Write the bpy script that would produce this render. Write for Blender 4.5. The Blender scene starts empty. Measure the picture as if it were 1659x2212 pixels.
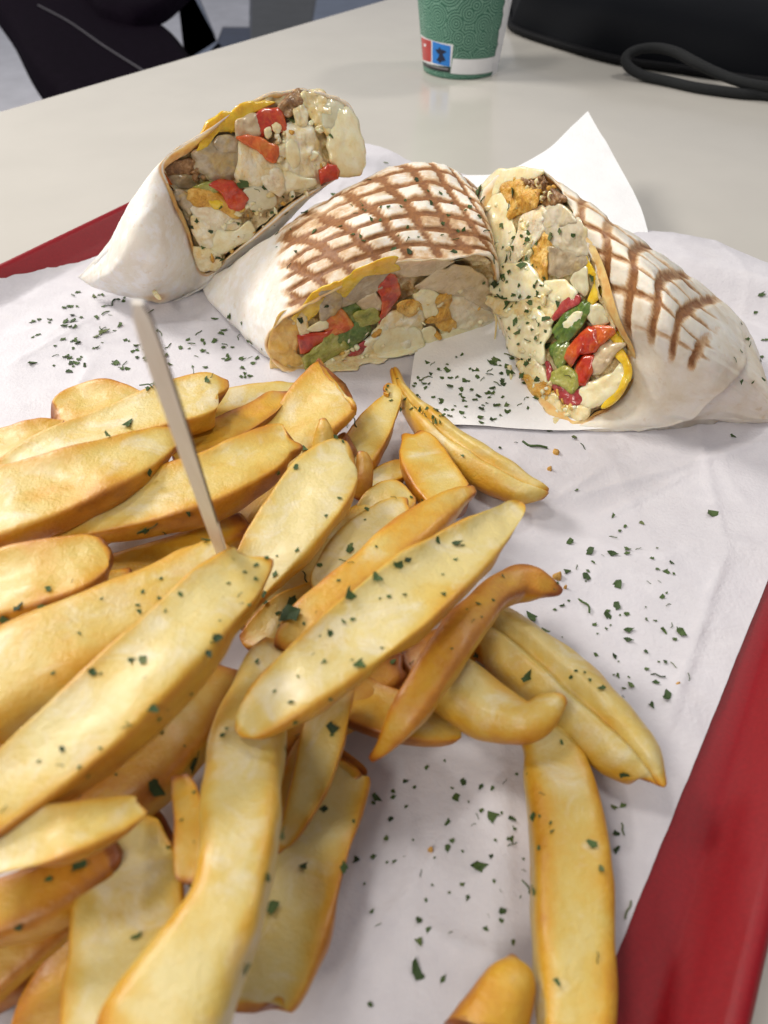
import bpy, math, random
import numpy as np
from mathutils import Vector
from mathutils.bvhtree import BVHTree

S = bpy.context.scene
COL = S.collection
rnd = random.Random(7)
rng = np.random.default_rng(7)

# ---------------------------------------------------------------- camera
FP, CAM_H, PITCH = 1662.0, 0.19, math.radians(44.0)
cam = bpy.data.cameras.new('camera')
cam.sensor_fit = 'VERTICAL'; cam.sensor_height = 34.6; cam.lens = 26.0
cam.clip_start = 0.01; cam.clip_end = 60.0
cam.dof.use_dof = True; cam.dof.focus_distance = 0.30; cam.dof.aperture_fstop = 16.0
camo = bpy.data.objects.new('camera', cam); COL.objects.link(camo)
camo.location = (0, 0, CAM_H); camo.rotation_euler = (math.pi/2 - PITCH, 0, 0)
S.camera = camo
sp, cp = math.sin(PITCH), math.cos(PITCH)
EYE = np.array([0, 0, CAM_H])

def ray(x, y):
    a = (x - 829.5)/FP; u = -(y - 1106)/FP
    return np.array([a, u*sp + cp, u*cp - sp])
def P(x, y, z):
    """the point of the place at height z that the photograph shows at (x, y)"""
    d = ray(x, y); return EYE + d*((z - CAM_H)/d[2])
def PX(p):
    q = np.asarray(p, float) - EYE
    dep = q[1]*cp - q[2]*sp
    return 829.5 + FP*q[0]/dep, 1106 - FP*(q[1]*sp + q[2]*cp)/dep

# ---------------------------------------------------------------- light
W = bpy.data.worlds.new('World'); S.world = W; W.use_nodes = True
bg = W.node_tree.nodes['Background']
bg.inputs[0].default_value = (0.93, 0.94, 1.0, 1); bg.inputs[1].default_value = 0.33
def lamp(name, loc, target, size, power, col=(1, 0.95, 0.88)):
    l = bpy.data.lights.new(name, 'AREA'); l.shape = 'DISK'; l.size = size; l.energy = power; l.color = col
    o = bpy.data.objects.new(name, l); COL.objects.link(o); o.location = loc
    o.rotation_euler = (Vector(target) - Vector(loc)).to_track_quat('-Z', 'Y').to_euler()
    return o
lamp('room_or_fill_lamp', (-0.80, 0.74, 0.80), (0, .33, 0), 0.34, 10.5)
lamp('room_or_fill_lamp', (0.75, 1.05, 1.15), (0, .33, 0), 0.16, 4.2)
lamp('room_or_fill_lamp', (-0.40, 0.30, 1.25), (0, .33, 0), 0.22, 4.0)
lamp('room_or_fill_lamp', (-1.9, 2.6, 1.0), (-1.3, 2.2, -.74), 0.3, 16)  # added fill lamp, brightens the floor beyond the table
lamp('room_or_fill_lamp', (-0.42, -0.50, 0.85), (0, .36, .03), 0.30, 4.6, (1, .93, .82))  # added fill from behind the camera, brightens the cut faces of the wraps
S.view_settings.view_transform = 'Standard'; S.view_settings.look = 'None'
S.view_settings.exposure = -0.02; S.view_settings.gamma = 1.0
S.cycles.use_denoising = True
S.cycles.max_bounces = 8

# ---------------------------------------------------------------- noise and splines
def _h(ix, iy, iz, s):
    n = (ix*374761393 + iy*668265263 + iz*1274126177 + s*974711) & 0xffffffff
    n = ((n ^ (n >> 13))*1274126177) & 0xffffffff
    n = ((n ^ (n >> 16))*2246822519) & 0xffffffff
    return ((n ^ (n >> 15)) & 0xffff)/32767.5 - 1.0
def noise(p, scale=1.0, seed=0):
    """value noise in -1..1; p is (n, 3)"""
    q = np.asarray(p, float)*scale + 1000.0
    i = np.floor(q).astype(np.int64); f = q - i; f = f*f*f*(f*(f*6 - 15) + 10)
    r = 0
    for dx in (0, 1):
        for dy in (0, 1):
            for dz in (0, 1):
                w = (f[:, 0] if dx else 1 - f[:, 0])*(f[:, 1] if dy else 1 - f[:, 1])*(f[:, 2] if dz else 1 - f[:, 2])
                r = r + w*_h(i[:, 0] + dx, i[:, 1] + dy, i[:, 2] + dz, seed)
    return r
def fbm(p, scale, seed=0, octv=3):
    return sum(noise(p, scale*2**k, seed + 17*k)*.5**k for k in range(octv))
def cr(p0, p1, p2, p3, t):
    return .5*((2*p1) + (-p0 + p2)*t + (2*p0 - 5*p1 + 4*p2 - p3)*t*t + (-p0 + 3*p1 - 3*p2 + p3)*t**3)
def closed_spline(pts, sub):
    pts = np.asarray(pts, float); n = len(pts); out = []
    for i in range(n):
        for k in range(sub):
            out.append(cr(pts[i-1], pts[i], pts[(i+1) % n], pts[(i+2) % n], k/sub))
    return np.array(out)
def open_spline(pts, n):
    pts = np.asarray(pts, float)
    e = np.concatenate([[2*pts[0] - pts[1]], pts, [2*pts[-1] - pts[-2]]])
    out = []
    for t in np.linspace(0, len(pts) - 1, n):
        i = min(int(t), len(pts) - 2)
        out.append(cr(e[i], e[i+1], e[i+2], e[i+3], t - i))
    return np.array(out)
def sstep(a, b, x):
    t = np.clip((x - a)/(b - a), 0, 1); return t*t*(3 - 2*t)

# ---------------------------------------------------------------- meshes
def mesh_obj(name, V, F, mat, parent=None, attrs=None, smooth=True):
    me = bpy.data.meshes.new(name)
    me.from_pydata(np.asarray(V, float).tolist(), [], [tuple(int(i) for i in f) for f in F])
    me.update()
    if smooth: me.polygons.foreach_set('use_smooth', [True]*len(me.polygons))
    for k, a in (attrs or {}).items():
        at = me.attributes.new(k, 'FLOAT', 'POINT'); at.data.foreach_set('value', np.asarray(a, np.float32))
    if mat: me.materials.append(mat)
    o = bpy.data.objects.new(name, me); COL.objects.link(o)
    if parent: o.parent = parent
    return o
def normals(V, F):
    me = bpy.data.meshes.new('tmp'); me.from_pydata(np.asarray(V).tolist(), [], [tuple(int(i) for i in f) for f in F]); me.update()
    a = np.empty(len(V)*3, np.float32); me.vertex_normals.foreach_get('vector', a); bpy.data.meshes.remove(me)
    return a.reshape(-1, 3).astype(float)
def grid_faces(nr, nc, wrap=True, flip=False):
    F = []
    for i in range(nr - 1):
        for j in range(nc if wrap else nc - 1):
            a, b = i*nc + j, i*nc + (j + 1) % nc
            f = (a, b, b + nc, a + nc)
            F.append(f[::-1] if flip else f)
    return F
def tag(o, label=None, cat=None, group=None, kind=None):
    if label: o['label'] = label
    if cat: o['category'] = cat
    if group: o['group'] = group
    if kind: o['kind'] = kind
    return o
def empty(name, loc=(0, 0, 0)):
    o = bpy.data.objects.new(name, None); COL.objects.link(o); o.empty_display_size = .01
    return o
def tube(path, rad, sides=10, flat=1.0):
    """path (n,3), rad scalar or (n,) -> V, F with closed ends"""
    path = np.asarray(path, float); n = len(path)
    rad = np.broadcast_to(np.asarray(rad, float), (n,))
    T = np.gradient(path, axis=0); T /= np.linalg.norm(T, axis=1)[:, None] + 1e-12
    up = np.array([0, 0, 1.0]); V = []
    for i in range(n):
        a = np.cross(T[i], up)
        if np.linalg.norm(a) < 1e-3: a = np.cross(T[i], [0, 1.0, 0])
        a /= np.linalg.norm(a); b = np.cross(a, T[i])
        for k in range(sides):
            t = 2*math.pi*k/sides
            V.append(path[i] + rad[i]*(math.cos(t)*a + flat*math.sin(t)*b))
    F = grid_faces(n, sides)
    F.append(tuple(range(sides))[::-1]); F.append(tuple((n-1)*sides + k for k in range(sides)))
    return np.array(V), F

# ---------------------------------------------------------------- materials
def newmat(name):
    m = bpy.data.materials.new(name); m.use_nodes = True
    nt = m.node_tree; return m, nt, nt.nodes['Principled BSDF']
def N(nt, t, **kw):
    n = nt.nodes.new(t)
    for k, v in kw.items():
        if k in n.inputs: n.inputs[k].default_value = v
        else: setattr(n, k, v)
    return n
def ramp(nt, fac, stops):
    r = nt.nodes.new('ShaderNodeValToRGB'); e = r.color_ramp.elements
    while len(e) < len(stops): e.new(0.5)
    for k, (p, c) in enumerate(stops):
        e[k].position = p; e[k].color = (*c, 1)
    nt.links.new(fac, r.inputs[0]); return r.outputs[0]
def mix(nt, fac, a, b, blend='MIX'):
    m = nt.nodes.new('ShaderNodeMix'); m.data_type = 'RGBA'; m.blend_type = blend
    for s, v in ((0, fac), (6, a), (7, b)):
        if isinstance(v, (int, float)): m.inputs[s].default_value = v
        elif isinstance(v, tuple): m.inputs[s].default_value = (*v, 1)
        else: nt.links.new(v, m.inputs[s])
    return m.outputs[2]
def math_(nt, op, a, b=None, c=None, clamp=False):
    m = nt.nodes.new('ShaderNodeMath'); m.operation = op; m.use_clamp = clamp
    for s, v in ((0, a), (1, b), (2, c)):
        if v is None: continue
        if isinstance(v, (int, float)): m.inputs[s].default_value = v
        else: nt.links.new(v, m.inputs[s])
    return m.outputs[0]
def nz(nt, scale, detail=3, rough=.55, dist=0., vec=None):
    n = N(nt, 'ShaderNodeTexNoise'); n.inputs['Scale'].default_value = scale
    n.inputs['Detail'].default_value = detail; n.inputs['Roughness'].default_value = rough; n.inputs['Distortion'].default_value = dist
    if vec is None:
        g = nt.nodes.new('ShaderNodeNewGeometry'); vec = g.outputs['Position']
    nt.links.new(vec, n.inputs['Vector']); return n.outputs['Fac']
def bump(nt, b, h, strength, dist):
    n = N(nt, 'ShaderNodeBump'); n.inputs['Strength'].default_value = strength; n.inputs['Distance'].default_value = dist
    nt.links.new(h, n.inputs['Height']); nt.links.new(n.outputs[0], b.inputs['Normal']); return n
def attr(nt, name):
    a = nt.nodes.new('ShaderNodeAttribute'); a.attribute_name = name; return a.outputs['Fac']
def sss(b, w, r):
    b.inputs['Subsurface Weight'].default_value = w
    b.inputs['Subsurface Radius'].default_value = r; b.inputs['Subsurface Scale'].default_value = 1.0

def simple(name, col, rough=.5, nscale=60, var=.12, bmp=0., coat=0., spec=.5):
    m, nt, b = newmat(name)
    f = nz(nt, nscale, 4)
    c = ramp(nt, f, [(.3, tuple(x*(1-var) for x in col)), (.7, tuple(min(1, x*(1+var)) for x in col))])
    nt.links.new(c, b.inputs['Base Color']); b.inputs['Roughness'].default_value = rough
    b.inputs['Specular IOR Level'].default_value = spec
    if coat: b.inputs['Coat Weight'].default_value = coat; b.inputs['Coat Roughness'].default_value = .15
    if bmp: bump(nt, b, nz(nt, nscale*5, 3), .6, bmp)
    return m
def food(name, cols, scale=180, rough=.32, sub=.35, bmp=.0006, bscale=500, coat=.0, spread=.22, rad=(.004, .002, .001), dist=.6, oil=None, speck=0.):
    """cooked food: three-tone grain, oily tint in patches, small specks, wet gloss that varies"""
    m, nt, b = newmat(name)
    f = math_(nt, 'ADD', math_(nt, 'MULTIPLY', nz(nt, scale, 3, .55, dist), .62), math_(nt, 'MULTIPLY', nz(nt, scale*3.2, 5, .65, dist), .38))
    n = len(cols); st = [(.5 - spread*.8 + 1.6*spread*k/(n - 1), cols[k]) for k in range(n)]
    c = ramp(nt, f, st)
    if oil:
        o = ramp(nt, nz(nt, 105, 4, .65, 1.0), [(.50, (0, 0, 0)), (.66, (1, 1, 1))])
        c = mix(nt, math_(nt, 'MULTIPLY', o, oil[1]), c, oil[0])
    if speck:
        s = ramp(nt, nz(nt, 420, 4, .7, .8), [(.60, (0, 0, 0)), (.70, (1, 1, 1))])
        c = mix(nt, math_(nt, 'MULTIPLY', s, speck), c, (.34, .17, .05))
    nt.links.new(c, b.inputs['Base Color'])
    nt.links.new(math_(nt, 'MULTIPLY_ADD', nz(nt, scale*1.7, 2), .35, rough - .17), b.inputs['Roughness'])
    sss(b, sub, rad)
    if coat: b.inputs['Coat Weight'].default_value = coat; b.inputs['Coat Roughness'].default_value = .10
    h = math_(nt, 'ADD', nz(nt, bscale*.5, 4, .6, .5), math_(nt, 'MULTIPLY', nz(nt, bscale*1.6, 3, .6), .35))
    bump(nt, b, h, .7, bmp*1.5)
    return m

MT = {}
# tortilla: floured skin, toasted spots, grill marks by attribute
def tortilla_mat():
    m, nt, b = newmat('tortilla')
    f = nz(nt, 70, 5, .6, .4)
    base = ramp(nt, f, [(.30, (.70, .60, .43)), (.50, (.79, .72, .59)), (.68, (.83, .79, .70))])
    fl = ramp(nt, nz(nt, 160, 4, .65), [(.45, (0, 0, 0)), (.62, (1, 1, 1))])
    base = mix(nt, math_(nt, 'MULTIPLY', attr(nt, 'flour'), math_(nt, 'MULTIPLY_ADD', fl, .55, .42)), base, (.88, .875, .87))
    sp_ = ramp(nt, nz(nt, 240, 3, .6), [(.62, (0, 0, 0)), (.74, (1, 1, 1))])
    base = mix(nt, math_(nt, 'MULTIPLY', sp_, .45), base, (.60, .44, .24))
    g = attr(nt, 'grill')
    wob = math_(nt, 'MULTIPLY_ADD', nz(nt, 330, 5, .65), .9, -.45)
    wob2 = math_(nt, 'MULTIPLY_ADD', nz(nt, 110, 3, .6), .7, -.35)
    g2 = math_(nt, 'ADD', math_(nt, 'ADD', g, math_(nt, 'MULTIPLY', math_(nt, 'ADD', wob, wob2), math_(nt, 'MINIMUM', math_(nt, 'MULTIPLY', g, 3.), 1.))), 0.)
    toast = ramp(nt, g2, [(.10, (0, 0, 0)), (.40, (1, 1, 1))])
    base = mix(nt, math_(nt, 'MULTIPLY', toast, .8), base, (.60, .36, .15))
    char = ramp(nt, g2, [(.38, (0, 0, 0)), (.80, (1, 1, 1))])
    cc = ramp(nt, nz(nt, 500, 4, .7), [(.3, (.19, .068, .020)), (.7, (.36, .155, .045))])
    base = mix(nt, char, base, cc)
    st = attr(nt, 'stain')
    stc = ramp(nt, nz(nt, 220, 3), [(.35, (.72, .34, .05)), (.65, (.80, .56, .20))])
    base = mix(nt, math_(nt, 'MULTIPLY', st, .9), base, stc)
    nt.links.new(base, b.inputs['Base Color'])
    b.inputs['Roughness'].default_value = .55; sss(b, .25, (.004, .0025, .0015))
    bump(nt, b, nz(nt, 420, 4, .6), .5, .0006)
    return m
MT['tortilla'] = tortilla_mat()

def fry_mat():
    m, nt, b = newmat('fried_potato')
    oi = nt.nodes.new('ShaderNodeObjectInfo')
    g = nt.nodes.new('ShaderNodeNewGeometry')
    off = N(nt, 'ShaderNodeVectorMath', operation='MULTIPLY_ADD')
    nt.links.new(g.outputs['Position'], off.inputs[0]); off.inputs[1].default_value = (1, 1, 1)
    cmb = nt.nodes.new('ShaderNodeCombineXYZ'); nt.links.new(oi.outputs['Random'], cmb.inputs[0]); nt.links.new(oi.outputs['Random'], cmb.inputs[2])
    nt.links.new(cmb.outputs[0], off.inputs[2]); v = off.outputs[0]
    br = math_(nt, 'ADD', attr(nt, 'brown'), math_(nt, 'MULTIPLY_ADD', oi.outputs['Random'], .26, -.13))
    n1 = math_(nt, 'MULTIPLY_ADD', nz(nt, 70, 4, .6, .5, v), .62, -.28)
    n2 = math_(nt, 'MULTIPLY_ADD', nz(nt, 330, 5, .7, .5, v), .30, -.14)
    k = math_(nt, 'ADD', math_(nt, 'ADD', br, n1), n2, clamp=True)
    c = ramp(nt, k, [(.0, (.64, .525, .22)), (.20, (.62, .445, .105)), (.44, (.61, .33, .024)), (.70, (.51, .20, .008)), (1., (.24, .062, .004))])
    dry = ramp(nt, nz(nt, 85, 5, .65, .8, v), [(.50, (0, 0, 0)), (.66, (1, 1, 1))])
    inn = ramp(nt, br, [(.10, (1, 1, 1)), (.34, (0, 0, 0))])
    c = mix(nt, math_(nt, 'MULTIPLY', math_(nt, 'MULTIPLY', dry, inn), .60), c, (.70, .63, .47))
    nt.links.new(c, b.inputs['Base Color'])
    nt.links.new(math_(nt, 'MULTIPLY_ADD', nz(nt, 200, 3, .5, 0, v), .35, .24), b.inputs['Roughness'])
    sss(b, .22, (.003, .0022, .0010))
    h = math_(nt, 'ADD', nz(nt, 260, 5, .62, .4, v), math_(nt, 'MULTIPLY', nz(nt, 1000, 4, .65, 0, v), .5))
    bump(nt, b, h, .5, .0009)
    b.inputs['Coat Weight'].default_value = .22; b.inputs['Coat Roughness'].default_value = .28
    return m
MT['fry'] = fry_mat()
C = lambda *a: tuple(a)
MT['cream'] = food('creamy_sauce', [C(.70, .50, .20), C(.81, .68, .38), C(.86, .79, .56)], 130, .26, .4, .0005, 350, .55, oil=((.80, .52, .12), .6), speck=.4)
MT['white'] = food('white_sauce', [C(.80, .66, .34), C(.86, .78, .50), C(.88, .84, .65)], 110, .2, .4, .0004, 260, .6, oil=((.82, .64, .28), .45), speck=.15)
MT['filling'] = food('minced_filling', [C(.36, .20, .07), C(.62, .45, .20), C(.77, .64, .38), C(.82, .74, .54)], 210, .32, .3, .0012, 420, .2, .2, oil=((.80, .66, .38), .6), speck=.5)
MT['chicken'] = food('chicken', [C(.72, .52, .22), C(.81, .68, .40), C(.84, .77, .58), C(.86, .82, .70)], 170, .4, .35, .0008, 420, .4, oil=((.82, .56, .14), .6), speck=.25)
MT['whitechicken'] = food('white_chicken', [C(.74, .59, .36), C(.82, .73, .53), C(.86, .80, .66)], 200, .38, .4, .0008, 380, .4, oil=((.80, .56, .20), .5), speck=.3)
MT['crust'] = food('golden_crust', [C(.38, .15, .02), C(.68, .36, .05), C(.80, .54, .15)], 240, .4, .25, .0012, 520, oil=((.84, .66, .26), .6), speck=.5)
MT['cheddar'] = food('yellow_cheese', [C(.66, .36, .02), C(.80, .52, .02), C(.84, .62, .08)], 120, .22, .35, .0004, 260, .6)
MT['redpep'] = food('red_pepper', [C(.26, .015, .008), C(.50, .035, .012), C(.62, .10, .025)], 130, .2, .3, .0004, 300, .5, oil=((.70, .20, .03), .5))
MT['orangepep'] = food('orange_red_pepper', [C(.48, .05, .01), C(.66, .13, .02), C(.72, .26, .05)], 140, .2, .3, .0005, 300, .5, oil=((.72, .34, .06), .6))
MT['pinkred'] = food('dark_red_pepper', [C(.24, .02, .02), C(.42, .05, .05), C(.52, .14, .11)], 180, .22, .3, .0005, 300, .5)
MT['greenpep'] = food('green_pepper', [C(.03, .07, .01), C(.10, .18, .03), C(.22, .29, .07)], 150, .22, .3, .0006, 300, .4, oil=((.42, .40, .10), .5))
MT['palegreen'] = food('pale_green_pepper', [C(.18, .22, .03), C(.36, .36, .07), C(.50, .46, .16)], 190, .22, .3, .0008, 330, .4)
MT['mushroom'] = food('mushroom', [C(.46, .34, .19), C(.62, .49, .31), C(.70, .59, .41)], 90, .28, .3, .0003, 300, .4, oil=((.66, .50, .24), .5), speck=.25)
MT['greymush'] = food('grey_mushroom', [C(.24, .17, .09), C(.42, .34, .22), C(.58, .50, .36)], 110, .16, .3, .0004, 200, .7, oil=((.62, .44, .10), .5), speck=.2)
MT['palemush'] = food('pale_mushroom', [C(.50, .42, .26), C(.62, .55, .40), C(.68, .63, .51)], 100, .22, .35, .0004, 260, .4, oil=((.70, .56, .24), .6), speck=.2)
MT['brownmeat'] = food('brown_shreds', [C(.10, .045, .015), C(.28, .14, .05), C(.54, .36, .18)], 260, .35, .2, .0012, 500, .2)
MT['stained'] = food('cheese_stained_tortilla', [C(.62, .34, .07), C(.78, .53, .17), C(.82, .68, .40)], 120, .34, .35, .0007, 300, .2, oil=((.80, .46, .05), .6))
MT['onion'] = food('onion', [C(.58, .50, .30), C(.70, .65, .44), C(.76, .72, .56)], 80, .15, .45, .0003, 200, .5)
def parsley_mat():
    m, nt, b = newmat('dried_parsley')
    oi = nt.nodes.new('ShaderNodeObjectInfo')
    c = ramp(nt, oi.outputs['Random'], [(.0, (.016, .036, .007)), (.5, (.038, .080, .014)), (.85, (.085, .145, .030)), (1., (.15, .18, .06))])
    f = nz(nt, 900, 3)
    c = mix(nt, math_(nt, 'MULTIPLY', f, .5), c, (.03, .05, .02))
    nt.links.new(c, b.inputs['Base Color']); b.inputs['Roughness'].default_value = .7
    return m
MT['parsley'] = parsley_mat()
def paper_mat(name, a, c, trans=.0, sc=120, stains=False):
    m, nt, b = newmat(name)
    f = nz(nt, sc, 5, .62)
    col = ramp(nt, f, [(.3, a), (.7, c)])
    if stains:
        s = ramp(nt, nz(nt, 38, 3, .5, .3), [(.66, (0, 0, 0)), (.76, (1, 1, 1))])
        col = mix(nt, math_(nt, 'MULTIPLY', s, .25), col, (.66, .62, .60))
    b.inputs['Roughness'].default_value = .5
    if stains:   # grease soaked into the sheet
        g1 = ramp(nt, nz(nt, 16, 5, .62, .6), [(.54, (0, 0, 0)), (.575, (1, 1, 1))])
        col = mix(nt, math_(nt, 'MULTIPLY', g1, .22), col, (.50, .475, .50))
        nt.links.new(math_(nt, 'MULTIPLY_ADD', g1, -.18, .5), b.inputs['Roughness'])
    nt.links.new(col, b.inputs['Base Color'])
    b.inputs['Specular IOR Level'].default_value = .35
    h = math_(nt, 'ADD', nz(nt, 700, 4, .6), math_(nt, 'MULTIPLY', nz(nt, 45, 3, .5), 2.5))
    bump(nt, b, h, .35, .0008)
    return m
MT['paper'] = paper_mat('tray_paper', (.60, .58, .62), (.66, .64, .675), stains=True)
MT['napkin'] = paper_mat('napkin_paper', (.84, .84, .85), (.88, .88, .89))
MT['crumb'] = simple('fried_crumb', (.55, .30, .06), .5, 400, .3, .0003)
MT['tray'] = simple('red_plastic', (.22, .003, .008), .36, 900, .10, .00012, spec=.3)
MT['table'] = simple('table_laminate', (.53, .505, .46), .17, 14, .03, 0.00003)
MT['black'] = simple('black_fabric', (.004, .004, .005), .6, 300, .3, .0004, spec=.12)
MT['cord'] = simple('black_cord', (.010, .011, .012), .75, 1500, .4, .0004, spec=.3)
MT['wood'] = None
def wood_mat():
    m, nt, b = newmat('pale_bamboo')
    mp = N(nt, 'ShaderNodeMapping'); g = nt.nodes.new('ShaderNodeNewGeometry')
    nt.links.new(g.outputs['Position'], mp.inputs['Vector']); mp.inputs['Scale'].default_value = (1, .12, .06)
    f = nz(nt, 900, 3, .6, .2, mp.outputs[0])
    nt.links.new(ramp(nt, f, [(.3, (.80, .73, .64)), (.7, (.88, .83, .76))]), b.inputs['Base Color'])
    b.inputs['Roughness'].default_value = .55; bump(nt, b, f, .3, .0003)
    return m
MT['wood'] = wood_mat()
MT['shadewood'] = simple('shaded_bamboo_side', (.10, .055, .04), .6, 400, .3)  # shade on the skewer's right side, painted as dark brown
# ================================================================ setting: floor, table
ZT = -0.005                                   # table top
def slab(name, top_pts, z0, z1, mat, parent=None, bev=.0):
    """prism over a polygon of (x, y)"""
    n = len(top_pts); V = [(x, y, z1) for x, y in top_pts] + [(x, y, z0) for x, y in top_pts]
    a = sum(top_pts[i][0]*top_pts[(i+1) % n][1] - top_pts[(i+1) % n][0]*top_pts[i][1] for i in range(n))
    if a < 0: V = [(x, y, z1) for x, y in top_pts[::-1]] + [(x, y, z0) for x, y in top_pts[::-1]]
    F = [tuple(range(n)), tuple(range(2*n - 1, n - 1, -1))] + [(i, n + i, n + (i+1) % n, (i+1) % n) for i in range(n)]
    o = mesh_obj(name, V, F, mat, parent, smooth=False)
    if bev:
        md = o.modifiers.new('bevel', 'BEVEL'); md.width = bev; md.segments = 3
    return o
FZ = -0.74
MT['floor'] = simple('grey_floor', (.18, .19, .23), .5, 6, .15)
floor = slab('floor', [(-6, -3), (6, -3), (6, 9), (-6, 9)], FZ - .1, FZ, MT['floor']); tag(floor, kind='structure')
MT['tile_pale'] = simple('pale_floor_tile', (.74, .74, .80), .45, 9, .10)
MT['tile_blue'] = simple('blue_grey_floor_tile', (.24, .29, .40), .45, 9, .14)
MT['tile_navy'] = simple('dark_blue_floor_tile', (.05, .07, .13), .45, 9, .14)
MT['tile_dark'] = simple('dark_grey_floor_tile', (.08, .085, .09), .45, 9, .14)
TILES = [('tile_pale', [(-60, 30), (40, 40), (110, 150), (140, 230), (-60, 300)]),
         ('tile_navy', [(-60, -80), (10, -40), (60, 70), (40, 36), (-60, 26)]),
         ('tile_pale', [(300, 38), (385, -5), (402, -40), (470, 88), (405, 130), (340, 80)]),
         ('tile_blue', [(404, -60), (470, 92), (480, 100), (400, 140), (384, -2)]),
         ('tile_pale', [(408, -60), (540, -60), (538, 57), (481, 57), (470, 86)]),
         ('tile_navy', [(482, 60), (540, 60), (540, 140), (420, 150), (470, 92)]),
         ('tile_dark', [(544, -60), (690, -60), (670, 60), (544, 130)]),
         ('tile_blue', [(694, -60), (860, -60), (860, 60), (674, 60)])]
for mname, poly in TILES:
    slab('floor_tile', [tuple(P(x, y, FZ + .004)[:2]) for x, y in poly], FZ - .01, FZ + .004, MT[mname], floor)

tA, tB = P(0, 240, ZT), P(830, 0, ZT)
td = (tB - tA)[:2]; td /= np.linalg.norm(td); tn = np.array([td[1], -td[0]])
q0 = tA[:2] - td*.75; q1 = tA[:2] + td*1.25
table = empty('table')
tag(table, 'pale grey laminate table under the red tray, cup and bag', 'table')
top = slab('tabletop', [tuple(q0), tuple(q1), tuple(q1 + tn*.95), tuple(q0 + tn*.95)], ZT - .028, ZT, MT['table'], table, .002)
MT['leg'] = simple('grey_metal', (.2, .2, .21), .4, 100, .1)
for a, b_ in ((.1, .1), (1.9, .1), (.1, .85), (1.9, .85)):
    c = q0 + td*a + tn*b_
    V, F = tube([(c[0], c[1], FZ), (c[0], c[1], -.4), (c[0], c[1], ZT - .028)], .022, 14)
    mesh_obj('leg', V, F, MT['leg'], table)

# ---------------------------------------------------------------- chair beyond the table
def puff(name, outline, mat, parent, fz, puffh, nr=9, sub=6, rough=0., seed=0, skirt=.003, power=2.5, nscale=250, lift=0., smooth_out=True, up=None):
    """rounded slab over an outline: fz(x, y) gives the base point, up the direction it swells to"""
    o = closed_spline([(x, y) for x, y in outline], sub) if smooth_out else np.array(
        [np.array(outline[i])*(1 - k/sub) + np.array(outline[(i+1) % len(outline)])*k/sub for i in range(len(outline)) for k in range(sub)], float)
    n = len(o); c = o.mean(0)
    rs = [1.0, 1.0] + list(np.linspace(1, 0, nr + 1)[1:-1])
    V = []; Hn = []; base = []
    for ri, r in enumerate(rs):
        for p in c + (o - c)*r:
            base.append(fz(p[0], p[1])); Hn.append(-skirt if ri == 0 else puffh*(1 - r**power)**.6 if r < 1 else 0.)
    base.append(fz(c[0], c[1])); Hn.append(puffh)
    base = np.array(base); Hn = np.array(Hn)
    if rough:
        Hn = Hn + rough*fbm(base, nscale, seed, 3)*(np.arange(len(Hn)) >= n)
        j = np.stack([fbm(base, nscale*.8, seed + 5 + k, 2) for k in range(3)], 1)*rough*.6
        base = base + j*(np.arange(len(Hn)) >= n)[:, None]
    if up is None:
        d = EYE - base; d /= np.linalg.norm(d, axis=1)[:, None]
    else: d = np.tile(np.asarray(up, float), (len(base), 1))
    V = base + d*(Hn + lift)[:, None]
    a2 = .5*np.sum(o[:, 0]*np.roll(o[:, 1], -1) - np.roll(o[:, 0], -1)*o[:, 1])
    F = grid_faces(len(rs), n, True, flip=a2 > 0)
    m = (len(rs) - 1)*n; ce = len(V) - 1
    for j in range(n):
        f = (m + j, m + (j+1) % n, ce); F.append(f[::-1] if a2 > 0 else f)
    return mesh_obj(name, V, F, mat, parent)
chair = empty('chair')
tag(chair, 'dark purple-black padded chair with a pale stitched seam beyond the table edge', 'chair')
MT['hide'] = simple('dark_purple_leather', (.0075, .004, .009), .85, 60, .2, .0006, spec=.03)
MT['thread'] = simple('pale_thread', (.17, .16, .18), .8, 100, .1)
SZ = -.27
puff('seat', [(-40, -60), (120, -80), (250, -40), (302, 37), (352, 56), (396, 102), (430, 170), (380, 230), (180, 240), (120, 196), (86, 160), (50, 110), (16, 44)],
     MT['hide'], chair, lambda x, y: P(x, y, SZ - .012), .014, skirt=.07, power=6, up=(0, 0, 1))
puff('backrest', [(190, -60), (440, -90), (376, 2), (306, 36), (250, 30), (205, 8)], MT['hide'], chair, lambda x, y: P(x, y, SZ + .02), .02, skirt=.03, power=6, up=(0, 0, 1))
sv, sf = [], []
seam = open_spline([(83, 12), (150, 48), (225, 100), (304, 150), (350, 180)], 150)
for k in range(0, 148, 3):
    a, b_ = P(*seam[k], SZ + .004), P(*seam[k + 2], SZ + .004)
    V, F = tube([a, (a + b_)/2 + np.array([0, 0, .0012]), b_], .0022, 6)
    sf += [tuple(i + len(sv) for i in f) for f in F]; sv += V.tolist()
tag(mesh_obj('stitching', sv, sf, MT['thread'], chair), kind='stuff')
for x, y in ((120, -40), (170, 150), (200, 0), (250, 120)):
    c = P(x, y, SZ - .08)
    V, F = tube([(c[0], c[1], FZ + .004), (c[0], c[1], -.5), (c[0], c[1], SZ - .06)], .016, 12); mesh_obj('leg', V, F, MT['leg'], chair)

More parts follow.
